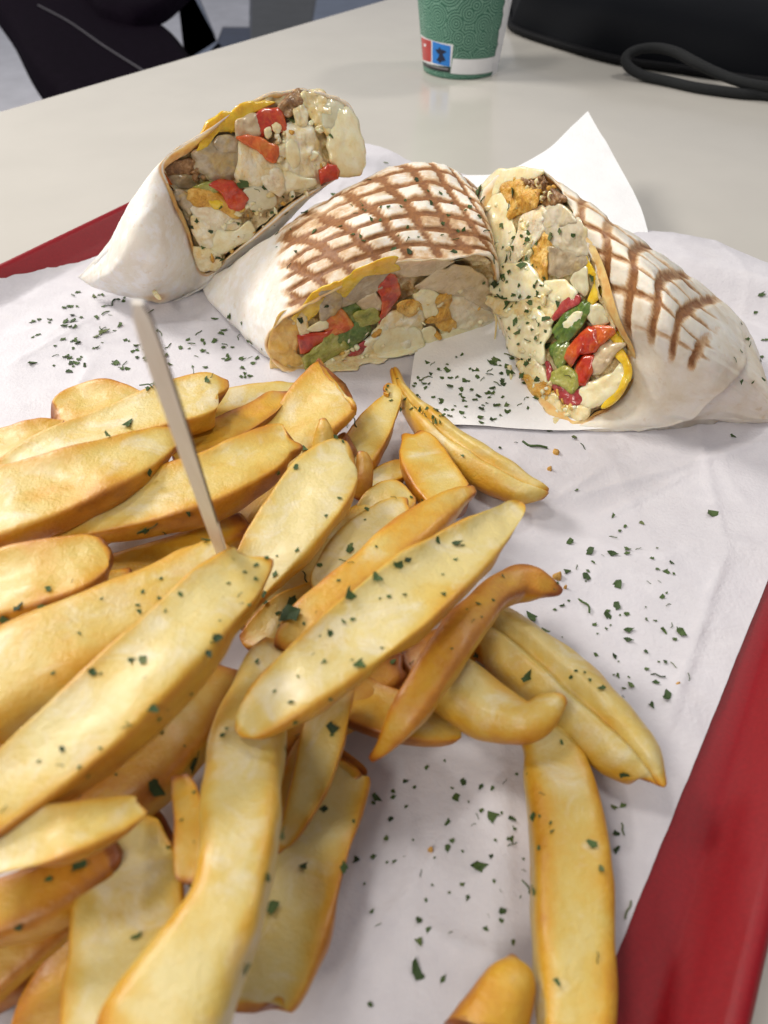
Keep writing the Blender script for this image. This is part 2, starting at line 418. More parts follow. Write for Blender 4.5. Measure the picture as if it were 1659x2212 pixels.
# ================================================================ tray
L0, L1 = P(0, 572, .012), P(270, 443, .012)
R0, R1 = P(1659, 1989, .012), P(1609, 2212, .012)
du = (L1 - L0)[:2]; du /= np.linalg.norm(du)
dr = (R0 - R1)[:2]; dr /= np.linalg.norm(dr)
du = du + dr; du /= np.linalg.norm(du); dv = np.array([du[1], -du[0]])
vL = ((L0 + L1)/2)[:2] @ dv; vR = ((R0 + R1)/2)[:2] @ dv
uF = P(505, 331, .012)[:2] @ du; uN = -.10
RIMW = .016; RIMH = .0125
def tray_ring(inset, z, rad, n=10):
    a0, a1, b0, b1 = vL + inset, vR - inset, uN + inset, uF - inset
    pts = []
    for cx, cy, st in ((a1 - rad, b1 - rad, 0), (a0 + rad, b1 - rad, 90), (a0 + rad, b0 + rad, 180), (a1 - rad, b0 + rad, 270)):
        for k in range(n + 1):
            t = math.radians(st + 90*k/n); v = cx + rad*math.cos(t); u = cy + rad*math.sin(t)
            q = dv*v + du*u; pts.append((q[0], q[1], z))
    return pts
prof = [(.010, ZT + .0003, .02), (.0015, RIMH - .004, .026), (-.0008, RIMH - .0035, .028), (-.0012, RIMH - .001, .028), (.0002, RIMH, .027), (.0022, RIMH - .0002, .026), (.0036, RIMH - .0016, .025),
        (.0090, .0052, .02), (.0128, .0012, .018), (.0150, .0002, .017), (.020, 0., .015)]
V, n = [], None
for ins, z, rad in prof:
    r = tray_ring(ins, z, rad); n = len(r); V += r
F = grid_faces(len(prof), n, True)
F.append(tuple((len(prof) - 1)*n + k for k in range(n))); F.append(tuple(range(n))[::-1])
tray = mesh_obj('serving_tray', V, F, MT['tray'])
tag(tray, 'red plastic serving tray with raised rim under the white paper', 'tray')

# ---------------------------------------------------------------- tray paper
def paper_z(X, Y):
    q = np.stack([X, Y], -1); v = q @ dv; u = q @ du
    hf = (RIMH + .0016)*sstep(uF - .026, uF - .003, u) - .0075*sstep(uF + .004, uF + .05, u)
    hl = (RIMH + .0012)*sstep(vL + .0165, vL + .001, v)
    return .0008 + np.maximum(hf, hl)
FLc = P(792, 306, .012); 
lA, lB = P(0, 628, .004), P(205, 545, .004); ldir = (lB - lA)[:2]
fB = P(1659, 580, .012)
rA, rB = P(1659, 1251, .001), P(1374, 1959, .001); rdir = (rA - rB)[:2]
def isect(p, d, q, e):
    M = np.array([[d[0], -e[0]], [d[1], -e[1]]]); t = np.linalg.solve(M, np.asarray(q)[:2] - np.asarray(p)[:2]); return np.asarray(p)[:2] + d*t[0]
FR = isect(FLc, (fB - FLc)[:2], rA, rdir); FL = isect(FLc, (fB - FLc)[:2], lA, ldir)
NR = rB[:2] - rdir*1.2
NL = lA[:2] - ldir*3.4
def sheet(name, c00, c10, c01, c11, nu, nv, zf, mat, edge=.0015, seed=0):
    """c00 near-left, c10 near-right, c01 far-left, c11 far-right; straight sides with a slightly worn edge"""
    V = []
    for i in range(nv + 1):
        t = i/nv
        for j in range(nu + 1):
            s = j/nu; p = (np.asarray(c00)*(1-s) + np.asarray(c10)*s)*(1-t) + (np.asarray(c01)*(1-s) + np.asarray(c11)*s)*t
            V.append(p)
    V = np.array(V); nn = np.stack([V[:, 0], V[:, 1], 0*V[:, 0]], 1)
    s = np.tile(np.linspace(0, 1, nu + 1), nv + 1); t = np.repeat(np.linspace(0, 1, nv + 1), nu + 1)
    em = np.maximum.reduce([sstep(.03, 0, s), sstep(.97, 1, s), sstep(.03, 0, t), sstep(.97, 1, t)])
    edge = edge*(1 - .8*sstep(.9, .97, s))
    V[:, 0] += em*edge*fbm(nn, 120, seed, 3); V[:, 1] += em*edge*fbm(nn, 120, seed + 3, 3)
    Z = zf(V[:, 0], V[:, 1], nn)
    return mesh_obj(name, np.column_stack([V, Z]), [f for f in grid_faces(nv + 1, nu + 1, False)], mat)
def wr(nn, amp, seed):
    r = 1 - np.abs(fbm(nn, 14, seed, 2)); r2 = 1 - np.abs(fbm(nn*np.array([1, .55, 1]), 26, seed + 9, 2))
    return amp*(np.clip(r, 0, 1)**7 + .7*np.clip(r2, 0, 1)**8 + .5*fbm(nn, 22, seed + 4, 2) + .5)
def fold(X, Y, px0, px1, h, w):
    a, b_ = P(*px0, 0)[:2], P(*px1, 0)[:2]; d = b_ - a; L = np.linalg.norm(d); d /= L
    q = np.stack([X, Y], -1) - a; t = q @ d; s = q @ np.array([d[1], -d[0]])
    return h*np.exp(-np.abs(s)/w)*sstep(-.01, .01, t)*sstep(L + .01, L - .01, t)
def zpaper(X, Y, nn):
    z = paper_z(X, Y) + wr(nn, .0007, 3)
    for a, b_, h in (((865, 1620), (905, 2010), .0011), ((1085, 1610), (1100, 1960), .0010), ((905, 2010), (1120, 2090), .0010), ((1440, 1560), (1560, 1210), .0012),
                     ((1240, 1080), (1659, 960), .0010), ((60, 720), (480, 700), .0008), ((1050, 1180), (1300, 1020), .0010), ((1290, 1130), (1500, 1020), .0009), ((1200, 2150), (880, 1990), .0010), ((700, 2160), (1060, 1700), .0009), ((1560, 1180), (1500, 900), .0009), ((20, 800), (210, 690), .0009)):
        z = z + fold(X, Y, a, b_, h, .0013)
    q = np.stack([X, Y], -1); u = q @ du; e = sstep(uF - .01, uF + .02, u)
    return z + e*.0018*(1 + np.sin(np.stack([X, Y], -1) @ dv*85))
paper = sheet('tray_paper', NL, NR, FL, FR, 260, 260, zpaper, MT['paper'], .0006, 5)
tag(paper, 'large white sheet of tray paper under fries and wraps, draped over the far rim', 'paper')

# ---------------------------------------------------------------- napkin with one raised corner
def coons(bot, rgt, top_, lft, nu, nv):
    """boundary polylines of (x, y, z) in photograph coordinates: bot l->r, top l->r, lft/rgt bottom->top"""
    B, T_ = open_spline(bot, nu + 1), open_spline(top_, nu + 1); Lf, R = open_spline(lft, nv + 1), open_spline(rgt, nv + 1)
    out = []
    for i in range(nv + 1):
        t = i/nv
        for j in range(nu + 1):
            s = j/nu
            p = (1-t)*B[j] + t*T_[j] + (1-s)*Lf[i] + s*R[i] - ((1-s)*(1-t)*B[0] + s*(1-t)*B[-1] + (1-s)*t*T_[0] + s*t*T_[-1])
            out.append(P(*p))
    return np.array(out)
V = coons([(884, 913, .003), (1040, 921, .003), (1195, 930, .003), (1330, 925, .003)],
          [(1330, 925, .003), (1420, 700, .004), (1396, 486, .016), (1330, 345, .026), (1270, 240, .034)],
          [(1000, 380, .017), (1090, 372, .019), (1180, 323, .026), (1235, 272, .031), (1270, 240, .034)],
          [(884, 913, .003), (890, 800, .003), (930, 600, .004), (1000, 380, .017)], 60, 80)
V = V + np.column_stack([0*V[:, 0], 0*V[:, 0], .0005*fbm(V*np.array([1, 1, 0]), 40, 8, 2)])
nap = mesh_obj('napkin', V, grid_faces(81, 61, False), MT['napkin'])
tag(nap, 'bright white paper napkin under the wraps with one corner raised at the back', 'napkin')

# ================================================================ paper cup
cb = P(993.5, 150, ZT)                        # base centre
dep = (cb - EYE) @ np.array([0, cp, -sp])
r0 = 79.*dep/FP; CH = r0*3.35; tap = .128     # radius at the base, height, taper
def cup_r(h): return r0 + tap*h
toC = -cb[:2]/np.linalg.norm(cb[:2]); rgt = np.array([-toC[1], toC[0]])
if rgt[0] < 0: rgt = -rgt
def cup_pt(th, h, out=0.):
    """th: angle to the right of the side facing the camera"""
    r = cup_r(h) + out; d = toC*math.cos(th) + rgt*math.sin(th)
    return np.array([cb[0] + d[0]*r, cb[1] + d[1]*r, ZT + h])
def cup_solve(x, y):
    d = ray(x, y); e = EYE - np.array([cb[0], cb[1], ZT])
    k0, k1 = r0 + tap*e[2], tap*d[2]
    A_ = d[0]**2 + d[1]**2 - k1**2; B_ = 2*(e[0]*d[0] + e[1]*d[1] - k0*k1); C_ = e[0]**2 + e[1]**2 - k0**2
    D_ = max(B_*B_ - 4*A_*C_, 0.); t = (-B_ - math.sqrt(D_))/(2*A_)
    q = e + d*t
    return math.atan2(q[:2] @ rgt, q[:2] @ toC), q[2]
def cup_mat():
    m, nt, b = newmat('green_ring_print')
    uv = nt.nodes.new('ShaderNodeUVMap')
    v1 = N(nt, 'ShaderNodeTexVoronoi'); v1.inputs['Scale'].default_value = 74; v1.inputs['Randomness'].default_value = .85; v1.voronoi_dimensions = '2D'
    nt.links.new(uv.outputs[0], v1.inputs['Vector'])
    wv = math_(nt, 'SINE', math_(nt, 'MULTIPLY', v1.outputs['Distance'], 40.))
    k = ramp(nt, wv, [(.38, (0, 0, 0)), (.6, (1, 1, 1))])
    col = mix(nt, k, (.026, .125, .080), (.20, .37, .285))
    nt.links.new(col, b.inputs['Base Color']); b.inputs['Roughness'].default_value = .45
    return m
MT['cupgreen'] = cup_mat()
MT['white_print'] = simple('white_print', (.78, .78, .80), .45, 100, .03)
MT['cup_in'] = simple('white_cup_inside', (.72, .71, .68), .5, 100, .03)
MT['mark_blue'] = simple('blue_print', (.02, .20, .62), .45, 100, .05)
MT['mark_red'] = simple('red_print', (.42, .045, .04), .45, 100, .1)
MT['mark_dark'] = simple('dark_print', (.010, .016, .045), .45, 100, .1)
MT['mark_black'] = simple('black_print', (.018, .02, .022), .45, 100, .1)
MT['mark_grey'] = simple('grey_print', (.22, .21, .22), .45, 100, .1)
cup = empty('paper_cup')
tag(cup, 'green paper cup printed with concentric rings, standing behind the wraps', 'cup')
NS = 72; prof = [(r0 - .003, .004), (r0 - .001, 0), (r0, .0004)] + [(cup_r(h), h) for h in np.linspace(.002, CH, 22)]
V, uvs = [], []
for r, h in prof:
    for k in range(NS + 1):
        th = 2*math.pi*k/NS - math.pi; d = toC*math.cos(th) + rgt*math.sin(th)
        V.append((cb[0] + d[0]*r, cb[1] + d[1]*r, ZT + h)); uvs.append((th*r0*1.2, h))
o = mesh_obj('sleeve', V, grid_faces(len(prof), NS + 1, False), MT['cupgreen'], cup)
uvl = o.data.uv_layers.new(name='UVMap')
uvl.data.foreach_set('uv', np.array([uvs[l.vertex_index] for l in o.data.loops], np.float32).ravel())
V = []
prof2 = [(cup_r(CH) - .0004, CH), (cup_r(CH) + .0018, CH + .0004), (cup_r(CH) + .002, CH + .0025), (cup_r(CH), CH + .003), (cup_r(CH) - .001, CH), (cup_r(.006) - .001, .006)]
for r, h in prof2:
    for k in range(NS):
        th = 2*math.pi*k/NS; V.append((cb[0] + r*math.cos(th), cb[1] + r*math.sin(th), ZT + h))
F = grid_faces(len(prof2), NS); F.append(tuple((len(prof2) - 1)*NS + k for k in range(NS)))
mesh_obj('inner_wall', V, F, MT['cup_in'], cup)
def cup_patch(name, corners, mat, out, parent, n=14):
    """corners in photograph coordinates: tl, tr, br, bl, wrapped on the cup wall"""
    q = [cup_solve(*c) for c in corners]; V = []
    for i in range(5):
        t = i/4
        for j in range(n + 1):
            s = j/n
            a = np.array(q[0])*(1-s) + np.array(q[1])*s; b_ = np.array(q[3])*(1-s) + np.array(q[2])*s
            V.append(cup_pt(*(a*(1-t) + b_*t), out))
    return mesh_obj(name, V, grid_faces(5, n + 1, False, True), mat, parent)
Z4 = lambda x, y: (862.7 + x*.18, y*.18)
frame = cup_patch('warning_mark', [Z4(262, 412), Z4(648, 535), Z4(622, 800), Z4(284, 726)], MT['white_print'], .0002, cup)
cup_patch('red_panel', [Z4(268, 440), Z4(385, 490), Z4(385, 745), Z4(287, 715)], MT['mark_red'], .0004, frame)
blue = cup_patch('blue_panel', [Z4(400, 492), Z4(618, 552), Z4(606, 800), Z4(398, 750)], MT['mark_blue'], .0004, frame)
cup_patch('text_strip', [Z4(284, 735), Z4(610, 808), Z4(606, 868), Z4(290, 775)], MT['mark_black'], .0004, frame)
cup_patch('text_line', [Z4(330, 757), Z4(590, 818), Z4(590, 842), Z4(335, 772)], MT['mark_grey'], .0006, frame)
cup_patch('white_fleck', [Z4(302, 520), Z4(325, 530), Z4(325, 560), Z4(305, 555)], MT['white_print'], .0006, frame, 3)  # small white patch on the red panel
def cup_poly(name, pts, mat, out, parent):
    V = [cup_pt(*cup_solve(*Z4(*p)), out) for p in pts]; V.append(np.mean(V, 0)); n = len(pts)
    return mesh_obj(name, V, [(i, (i+1) % n, n) for i in range(n)], mat, parent, smooth=False)
cup_poly('emblem', [(487, 560), (500, 590), (535, 600), (572, 622), (540, 638), (522, 652), (548, 700), (556, 728), (515, 735), (487, 760), (470, 732), (447, 722), (470, 690), (482, 655), (455, 628), (437, 590), (470, 592)], MT['mark_dark'], .0006, frame)
cup_patch('white_band', [Z4(642, 703), Z4(1212, 632), Z4(1192, 812), Z4(612, 880)], MT['white_print'], .0002, cup, 24)
th1 = cup_solve(1066, 100)[0]
V = []
for i in range(41):
    h = CH*i/40; wob = .025*math.sin(i*.9) + .02*math.sin(i*2.3)
    for k in range(5): V.append(cup_pt(th1 + .12 + wob + (.5 - wob)*k/4, h, .0005))
mesh_obj('side_seam', V, grid_faces(41, 5, False, True), MT['white_print'], cup)

# ================================================================ black bag with cord loop
bag = empty('bag')
tag(bag, 'shiny black bag lying at the right back of the table with a cord loop', 'bag')
def bag_mat():
    m, nt, b = newmat('glossy_black_fabric')
    b.inputs['Base Color'].default_value = (.003, .0035, .005, 1); b.inputs['Roughness'].default_value = .6; b.inputs['Specular IOR Level'].default_value = .05
    bump(nt, b, nz(nt, 700, 3), .4, .0004); return m
MT['bag'] = bag_mat()
BO = [(1096, -30), (1102, 40), (1112, 62), (1200, 92), (1330, 128), (1480, 150), (1659, 176), (1860, 190), (2000, 120), (1960, -160), (1700, -260), (1330, -240), (1150, -150)]
puff('body', BO, MT['bag'], bag, lambda x, y: P(x, y, ZT + .004), .045, nr=16, skirt=.0035, power=9, rough=.0016, nscale=22, up=(0, 0, 1), seed=4)
base_edge = [(1096, 10), (1102, 42), (1114, 63), (1200, 93), (1330, 129), (1480, 151), (1659, 177), (1860, 191)]
V, F = tube([P(*p, .0040 + ZT) for p in open_spline(base_edge, 60)], .0038, 10); mesh_obj('bottom_piping', V, F, MT['black'], bag)
cz = [(1760, 222, .004), (1659, 206, .004), (1600, 202, .004), (1510, 190, .004), (1440, 175, .004), (1390, 163, .005), (1362, 148, .008), (1351, 132, .012), (1358, 117, .016), (1385, 106, .019), (1422, 104, .021), (1460, 113, .021), (1500, 134, .018), (1545, 156, .014), (1600, 177, .011), (1659, 188, .010), (1760, 200, .010)]
V, F = tube([P(x, y, z + ZT) for x, y, z in open_spline(cz, 150)], .0041, 12); mesh_obj('cord_loop', V, F, MT['cord'], bag)
# ================================================================ wraps
RINGSUB = 14
def wrap(label, rings, svals, grill=None, flour=None, stain=None, crease=None, back=None, lip=(.0024, .009), seed=0, rimwob=.0010, holes=()):
    """rings: landmark rings (x, y, z) from the cut face to the folded tail"""
    R = [closed_spline([P(*p) for p in r], RINGSUB) for r in rings]
    n = len(R[0]); M = len(rings[0])
    NSEC = 110
    Sx = np.linspace(0, 1, NSEC)
    A = np.array(R)                                           # K, n, 3
    K = len(R); sv = np.array(svals)
    out = []
    for s in Sx:
        i = int(np.clip(np.searchsorted(sv, s) - 1, 0, K - 2)); t = (s - sv[i])/(sv[i+1] - sv[i])
        p0 = A[i-1] if i > 0 else 2*A[0] - A[1]
        p3 = A[i+2] if i + 2 < K else 2*A[-1] - A[-2]
        out.append(cr(p0, A[i], A[i+1], p3, t))
    G = np.array(out)                                         # NSEC, n, 3
    th = np.arange(n)/RINGSUB                                 # landmark coordinate
    cen = A[0].mean(0); axis = G[30].mean(0) - cen; axis /= np.linalg.norm(axis)
    # worn cut edge
    jit = fbm(A[0], 160, seed, 3)*rimwob
    w = np.clip(1 - Sx/.06, 0, 1)[:, None]
    G = G + (w*jit[None, :])[:, :, None]*(-axis)
    # inner lip
    rad = cen - G[0]; rl = np.linalg.norm(rad, axis=1)[:, None]; rad = rad/rl
    lips = [G[9] + rad*.0034, G[4] + rad*lip[0]*1.1, G[1] + rad*lip[0]*.75, G[0] + rad*lip[0]*.3 - axis*.0003]
    full = np.concatenate([np.array(lips), G]); nl = len(lips); ns = len(full)
    SS = np.concatenate([[-.03, -.02, -.01, -.005], Sx])
    V = full.reshape(-1, 3); F = grid_faces(ns, n)
    F.append(tuple((ns - 1)*n + k for k in range(n)))
    s_all = np.repeat(SS, n); th_all = np.tile(th, ns)
    nV = normals(V, F)
    i0 = (nl + 30)*n
    if np.mean(np.sum((V[i0:i0+n] - V[i0:i0+n].mean(0))*nV[i0:i0+n], 1)) < 0:
        F = [f[::-1] for f in F]; nV = -nV
    onshell = (s_all >= 0)*1.
    g = grill(s_all, th_all, V)*onshell if grill else 0*s_all
    fl = flour(s_all, th_all, V) if flour else np.full(len(V), .5)
    st = stain(s_all, th_all, V) if stain else 0*s_all
    st = np.maximum(st, (s_all < -.006)*1.0)
    d = .0008*fbm(V, 50, seed + 2, 2) + .00015*fbm(V, 190, seed + 5, 3)
    wrk = fbm(np.stack([s_all*2.2, np.cos(th_all/M*2*math.pi)*6, np.sin(th_all/M*2*math.pi)*6], 1), 1.0, seed + 8, 3)
    d = d + .0005*wrk*sstep(0, .15, s_all) - .0013*np.clip(g, 0, 1)
    if crease is not None: d = d + crease(s_all, th_all, V)
    d = d*np.clip(onshell*sstep(-.001, .03, s_all) + .25, 0, 1)
    V = V + nV*d[:, None]
    V[:, 2] = np.maximum(V[:, 2], .0012)
    root = empty('wrap_half'); tag(root, label, 'wrap', 'three grilled wrap halves')
    sh = mesh_obj('tortilla', V, F, MT['tortilla'], root, {'grill': g, 'flour': fl, 'stain': st})
    # height of the cut face above the tray as a smooth function of the picture
    lm = np.array(rings[0], float); X = (lm[:, 0] - lm[:, 0].mean())/200; Y = (lm[:, 1] - lm[:, 1].mean())/200
    B = np.stack([np.ones(len(X)), X, Y, X*X, X*Y, Y*Y], 1)
    cf = np.linalg.solve(B.T @ B + np.diag([0, 0, 0, .3, .3, .3]), B.T @ lm[:, 2])
    mx, my = lm[:, 0].mean(), lm[:, 1].mean()
    def fz(x, y):
        a, b_ = (x - mx)/200, (y - my)/200
        return P(x, y, max(.0015, float(cf @ np.array([1, a, b_, a*a, a*b_, b_*b_]))))
    # packed filling behind the pieces
    ring = G[0] + rad*lip[0]*.9
    ctr = fz(mx, my); rs = np.linspace(1, 0, 36)[:-1]
    pxr = np.array([PX(p) for p in ring]); V2 = []
    for r in rs:
        for k in range(n):
            x, y = mx + (pxr[k, 0] - mx)*r, my + (pxr[k, 1] - my)*r
            q = fz(x, y); wgt = sstep(.8, 1, r); V2.append(q*(1 - wgt) + ring[k]*wgt)
    V2.append(ctr); V2 = np.array(V2)
    r_all = np.append(np.repeat(rs, n), 0)
    dep = .0012 + .0012*(1 - r_all**3) - .0022*fbm(V2, 130, seed + 11, 3) - .0012*fbm(V2, 420, seed + 12, 2)
    pp = np.array([PX(q) for q in V2])
    for hx, hy, hrx, hry, hd in holes: dep = dep + hd*np.exp(-((pp[:, 0] - hx)/hrx)**2 - ((pp[:, 1] - hy)/hry)**2)
    nf = np.sum(np.cross(G[0] - cen, np.roll(G[0], -1, 0) - cen), 0); nf /= np.linalg.norm(nf); nf *= np.sign(nf @ axis)
    V2 = V2 + nf*dep[:, None]
    V2[:, 2] = np.maximum(V2[:, 2], .0012)
    F2 = grid_faces(len(rs), n); ce = len(V2) - 1; m = (len(rs) - 1)*n
    F2 += [(m + j, m + (j+1) % n, ce) for j in range(n)]
    nn = normals(V2, F2)
    if np.mean(nn @ (-axis)) < 0: F2 = [f[::-1] for f in F2]
    mesh_obj('filling', V2, F2, MT['filling'], root)
    return root, fz, axis
def band(x, period, width, soft=.13):
    """soft stripes: 1 on the bar"""
    f = np.abs((x/period) % 1.0 - .5)*2                       # 1 at the stripe centre... 0 between
    return sstep(1 - width - soft, 1 - width + soft, f)
def pieces(root, fz, tr, items, seed=0):
    for k, it in enumerate(items):
        name, mat, pts, lift, ph = it[:5]; kw = it[5] if len(it) > 5 else {}
        args = dict(rough=.0008, nscale=240, skirt=.006, power=3.6, nr=14, sub=3); args.update(kw)
        args['rough'] *= .85
        if mat in ('white', 'cream', 'cheddar', 'onion'): args['nscale'] = min(args['nscale'], 150)
        o = np.array([tr(*p) for p in pts], float); c = o.mean(0); soft = args.get('smooth_out', True)
        if soft:
            o = closed_spline(o, 3); jj = np.random.default_rng(seed + k)
            o = c + (o - c)*(1.15 + .06*jj.standard_normal((len(o), 1)))
        puff(name, o.tolist(), MT[mat], root, fz, ph*.0007, lift=lift*.0008, seed=seed + k, **args)

def bits(root, fz, axis, outline, n, mats, s0, s1, lift, seed):
    """minced crumbs, curds and shreds that fill the chinks of a cut face: one mesh per substance"""
    r = np.random.default_rng(seed); o = np.array([p[:2] for p in outline], float); c = o.mean(0)
    from mathutils import geometry
    acc = {m: ([], []) for m in mats}
    ico = bmesh_ico()
    poly = [Vector((p[0], p[1])) for p in o]
    k = 0
    while k < n:
        i = r.integers(len(o)); t = r.random(); q = math.sqrt(r.random())*.97
        e = o[i]*(1 - t) + o[(i+1) % len(o)]*t; x, y = c + (e - c)*q
        b = fz(x, y); m = mats[r.integers(len(mats))]
        s = r.uniform(s0, s1); st = np.array([s*r.uniform(.6, 1), s*r.uniform(.6, 1), s*r.uniform(.6, 2.2)])
        a = Vector(r.standard_normal(3)).normalized().to_track_quat('Z', 'Y').to_matrix()
        V = (ico[0] + .35*np.stack([noise(ico[0] + 7*k, 1.3, j) for j in range(3)], 1))*st @ np.array(a).T
        d = EYE - b; d /= np.linalg.norm(d)
        V = V + b + d*(lift + s*r.uniform(-.6, .5))
        vs, fs = acc[m]; fs += [tuple(int(v) + len(vs) for v in f) for f in ico[1]]; vs += V.tolist(); k += 1
    for m, (vs, fs) in acc.items():
        if vs: tag(mesh_obj('filling_crumbs', vs, fs, MT[m], root), kind='stuff')
def bmesh_ico():
    import bmesh
    bm = bmesh.new(); bmesh.ops.create_icosphere(bm, subdivisions=2, radius=1.0); bm.verts.ensure_lookup_table()
    V = np.array([v.co[:] for v in bm.verts]); F = [tuple(v.index for v in f.verts) for f in bm.faces]; bm.free(); return V, F

# ---------------------------------------------------------------- middle wrap
ringsB = [
 [(622, 806, .0015), (700, 795, .0015), (800, 772, .0015), (890, 748, .0015), (980, 727, .0015), (1058, 703, .0015), (1076, 640, .020), (1066, 556, .046), (965, 556, .050), (862, 566, .050), (765, 602, .046), (680, 650, .038), (602, 694, .026), (573, 752, .011)],
 [(520, 712, .0015), (640, 680, .0015), (760, 650, .0015), (860, 620, .0015), (960, 600, .0015), (1050, 590, .0015), (1068, 540, .026), (1050, 470, .053), (985, 440, .058), (895, 440, .060), (785, 470, .058), (676, 520, .050), (578, 600, .032), (512, 680, .012)],
 [(452, 628, .0015), (600, 560, .0015), (730, 500, .0015), (830, 470, .0015), (930, 450, .0015), (1020, 440, .0015), (1040, 420, .026), (1030, 402, .046), (975, 362, .052), (905, 350, .054), (790, 382, .052), (672, 448, .044), (556, 530, .030), (462, 600, .010)],
 [(470, 610, .0015), (600, 555, .0015), (730, 500, .0015), (830, 470, .0015), (920, 445, .0015), (1000, 430, .0015), (1010, 420, .006), (990, 410, .012), (940, 410, .013), (880, 420, .013), (790, 450, .012), (690, 500, .010), (580, 560, .008), (490, 600, .005)]]
def grillB(s, th, V):
    reg = sstep(6.3, 6.8, th)*sstep(11.9, 11.4, th + .5*np.clip(s - .5, 0, 1))*sstep(.90, .74, s)
    sp = s/.115 - .21*(th - 9) + .08*np.sin(th*2.)
    a = band(sp, 1.0, .30); b_ = band(th*1.6 - s*3.9 + .05*np.sin(s*20), 1.0, .27)
    edge = .85 + .4*noise(V, 60, 4)
    tip = sstep(-.01, .05, s)
    return np.maximum(a, b_)*reg*np.clip(edge, .25, 1.15)*tip + (.22 + .24*np.clip(noise(V, 90, 14), -.6, 1))*reg
wB, fzB, axB = wrap('middle wrap half with grill marks on top, cut face towards the fries', ringsB, [0, .42, .8, 1.0], grillB, holes=[(592, 745, 30, 40, .004), (760, 650, 60, 25, .007), (700, 600, 50, 30, .003), (980, 590, 60, 20, .004)],
    flour=lambda s, th, V: .5 + .5*sstep(11, 12.5, th), stain=lambda s, th, V: .8*sstep(.03, 0, s)*((th > 9.5) & (th < 13.9)), seed=21)
tB = lambda x, y: (530.9 + .34*x, 530.9 + .34*y)
